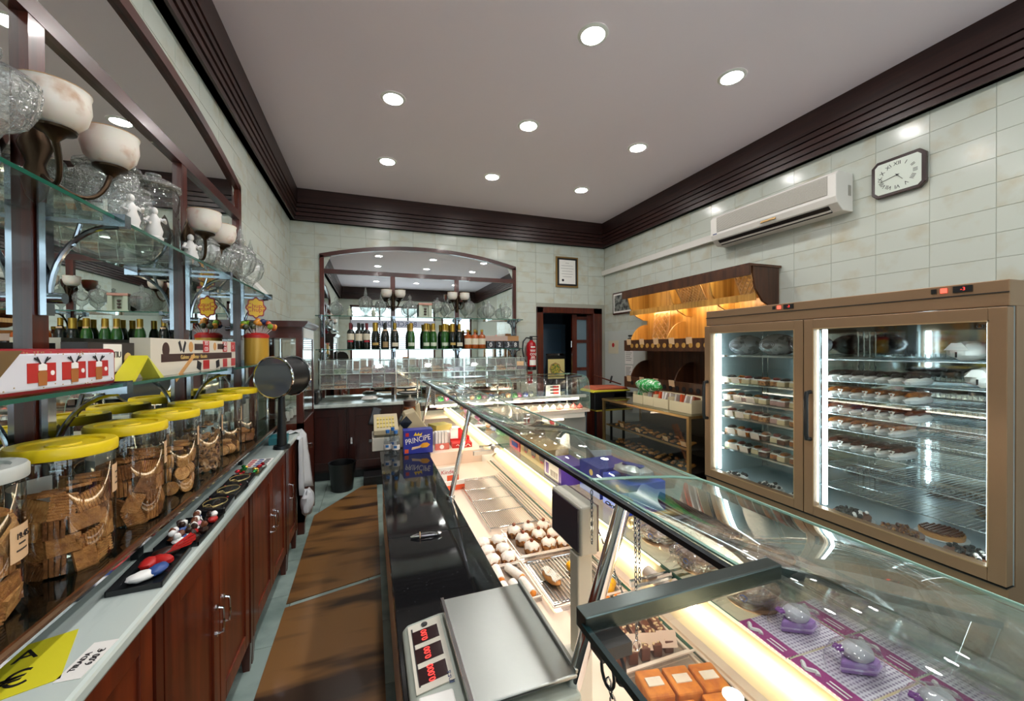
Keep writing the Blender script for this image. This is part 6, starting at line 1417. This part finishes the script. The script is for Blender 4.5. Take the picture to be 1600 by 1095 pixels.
for yy in (fy0+.04, fym-.036, fym+.036, fy1-.045):
    for xx in (fx+.10, fxb-.07): B().box(xx-.006,xx+.006,yy-.003,yy+.003,.43,1.66).build('shelf_rail', chrome, t, smooth=False)

# ---------------------------------------------------------------- goods in the fridge, right door
crm = mat('whipped_cream','e6e4df',.5,bump=(40,.5)); cup_p = mat('paper_case','d9dcdc',.6); car = mat('caramel_top','a8631e',.3,noise=((30,30,30),'7a3c10',.4,.6)); chs = mat('choc_shavings','2a1a14',.5,bump=(80,.8))
def eclair_meshes():
    L = .24
    base = B().blob((0,0,.024),(.125,.031,.024),.07,3,16,8).mesh('cream_body', crm)
    frill = B().lathe([(1,0),(1.15,.02),(1.05,.024)],24,flute=(12,.04))
    frill.v = [(x*.118,y*.030,z) for x,y,z in frill.v]; frill = frill.mesh('paper_frill', cup_p)
    return base, frill
eb, ef = eclair_meshes()
top_m = {'chocolate shaving': chs, 'caramel': car, 'chocolate glazed': mat('choc_glaze','4a2214',.2), 'brown': mat('brown_glaze','6b3418',.3)}
tops = {k: B().blob((0,0,.048),(.118,.028,.020),.14,5,16,7).mesh('topping', m) for k, m in top_m.items()}
tri = B().prism([(-.016,.03),(.016,.03),(0,0)],'yz',-.001,.001).mesh('price_flag', paper, False)
rows_ = [(1.206,'chocolate shaving',6),(1.098,'caramel',6),(.999,'brown',6),(.863,'chocolate glazed',6),(.743,'caramel',0)]
for r,(z,kd,n) in enumerate([(ZRs[1]+.004-.0,'chocolate shaving',7),(ZRs[2]+.004,'caramel',7),(ZRs[3]+.004,'brown',7),(ZRs[4]+.004,'caramel',6),(ZRs[5]+.004,'chocolate glazed',6)]):
    for k in range(n):
        y = fym-.085-.068*k
        t = thing('eclair', '%s eclair, %s from the left on shelf %s behind the right fridge door' % (kd, ORD[k], ['two','three','four','five','six'][r]), 'eclair', (fx+.225, y, z), 0, 'eclairs behind the right fridge door')
        inst('cream_body', eb, t); inst('paper_frill', ef, t); inst('topping', tops[kd], t)
        if r and k in (1,3,4,5): inst('price_flag', tri, t, (-.118,0,.025))
for k,(z,y,d,sx) in enumerate([(ZRs[0]+.004,1.20,'upper left paper parcel',.14),(ZRs[0]+.004,1.04,'upper right paper parcel',.13),(ZRs[1]+.004,1.12,'lower large paper parcel',.17)]):
    t = thing('paper_parcel', 'white %s on the fridge shelf' % d, 'parcel', (fx+.32,y,z)); B().blob((0,0,.055),(.13,sx*.5,.055),.12,k+2,14,8).build('paper', paper, t); B().prism([(-.05,.06),(.05,.06),(.02,.10),(-.02,.10)],'yz',-.13,-.125).build('fold', paper, t, smooth=False); B().box(-.132,-.130,-.004,.004,.02,.05).build('clip', black, t, smooth=False)
# cakes on the fridge floor
cakes = [(2.95,1.66,'dark cherry cake with cream on the fridge floor at the left of the right door',chs),(2.94,1.40,'fruit topped flat cake in the middle of the fridge floor',mat('fruit_mix','8a5a1e',.4,noise=((45,45,45),'4a1c10',.45,.55))),(2.95,1.12,'dark chocolate flake cake at the right of the fridge floor',mat('choc_flake','241a18',.5,bump=(70,.9))),
         (3.16,1.32,'lattice topped round tart farther back on the fridge floor',car),(3.20,1.04,'fruit tart at the back right of the fridge floor',mat('tart_fruit','7a3a14',.3,noise=((40,40,40),'b8862a',.45,.6)))]
rd = random.Random(9)
for k,(x,y,d,m) in enumerate(cakes):
    t = thing('cake', d, 'cake', (x,y,.4255)); B().lathe([(.001,0),(.105,0),(.115,.004),(.001,.005)],20).build('doily', cup_p, t); B().lathe([(.095,.005),(.098,.03),(.001,.034)],20).build('cake_body', crust if k>2 else choc_l, t)
    if k == 3:
        for j in range(-4,5):
            L=math.sqrt(max(.001,.09**2-(.02*j)**2)); B().bar((.02*j,-L,.038),(.02*j,L,.038),.007,.006).bar((-L,.02*j,.041),(L,.02*j,.041),.007,.006).build('lattice_strip', choc_l, t, smooth=False)
    else:
        for j in range(26):
            a=rd.uniform(0,2*PI); q=.085*math.sqrt(rd.random()); B().blob((q*math.cos(a),q*math.sin(a),.040),(.016,.012,.012),.25,j,7,5).build('topping_piece', m, t)
        if k in (0,2):
            for j in range(5): B().blob((-.06+.03*j,-.05+.02*(j%2),.045),(.012,.012,.012),.1,j,8,6).build('cream_dab', crm, t)
for k,(x,y,d) in enumerate([(2.93,2.50,'left'),(2.95,2.22,'middle'),(2.95,1.98,'right')]):
    t = thing('black_cherry_cake', 'dark berry cake on the floor behind the left fridge door, %s' % d, 'cake', (x,y,.4255)); B().lathe([(.001,0),(.09,0),(.10,.004),(.001,.005)],20).build('doily', cup_p, t); B().lathe([(.08,.005),(.083,.025),(.001,.028)],20).build('cake_body', crm, t)
    for j in range(24):
        a=rd.uniform(0,2*PI); q=.075*math.sqrt(rd.random()); B().blob((q*math.cos(a),q*math.sin(a),.034),(.014,.012,.012),.25,j,7,5).build('berry', chs if j%5 else crm, t)
# left door
for k,(y,d) in enumerate(((2.50,'left'),(2.22,'middle'),(1.98,'right'))):
    t = thing('ice_cream_cake', 'domed grey ice cream cake in printed film, %s on the top fridge shelf' % d, 'ice cream cake', (fx+.22,y,ZLs[0]+.0005)); B().blob((0,0,.088),(.13,.135,.086),.02,k,20,10).build('dome', mat('cake_film','a9adb5',.2,.2,noise=((14,14,14),'6d7078',.5,.55,6)), t)
    b = B()
    for j in range(3): b.tube([(-.126+.0*j, .065*math.cos(a)*(1-.25*j), .090+.030*math.sin(a)*(1-.25*j)) for a in [2*PI*i/14 for i in range(14)]],.0022,5,True)
    b.build('scroll_print', mat('film_print','4a3a3c',.4), t)
    B().lathe([(.001,0),(.105,0),(.110,.004),(.001,.006)],20).build('board', cup_p, t)
slc = [('pinkish ham roll', mat('ham_pink','b08a84',.5)), ('cream cake slice', mat('cream_sponge','cbb892',.5)), ('caramel cake slice', car), ('chocolate cake slice', mat('choc_glaze','4a2214',.2)), ('nut cake slice', nutm)]
for r,z in enumerate((ZLs[2],ZLs[3],ZLs[4],ZLs[5],ZLs[6])):
    for k in range(9):
        y = fy1-.13-.078*k; nm, m = slc[[(1,4,1,1,4,4,1,1,4),(1,1,0,1,1,0,0,1,1),(1,1,1,2,4,0,1,4,3),(2,4,2,3,3,1,3,2,1),(1,4,3,1,3,2,1,2,1)][r][k]]
        t = thing('cake_portion', '%s, %s from the left on shelf %s behind the left fridge door' % (nm, ORD[k], ['two','three','four','five','six'][r]), 'cake slice', (fx+.16+.02*(k%2),y,z+.0005), .1*(k%3), 'cake portions behind the left fridge door')
        B().box(-.055,.055,-.032,.032,0,.036).build('sponge', m, t, smooth=False, bevel=.006); B().box(-.052,.052,-.030,.030,.036,.046).build('cream_layer', crm if m != crm else cup_p, t, smooth=False, bevel=.004); B().blob((0,0,.052),(.045,.026,.014),.2,k,9,6).build('decoration', [chs, car, mat('berry_red','7a2a20',.4)][(k+r)%3], t)
    for k,y in enumerate((2.60,2.50,2.38)[:(3 if r%2 else 2)]):
        tag(B().obox((0,0,.026),(.003,.075,.05),(0,-.25,0)).build('price_card', card_w, None, (fx+.092,y-.02*r,z+.0005), smooth=False), 'tan price card %s on shelf %s behind the left fridge door' % (ORD[k], ['two','three','four','five','six'][r]), 'price card')
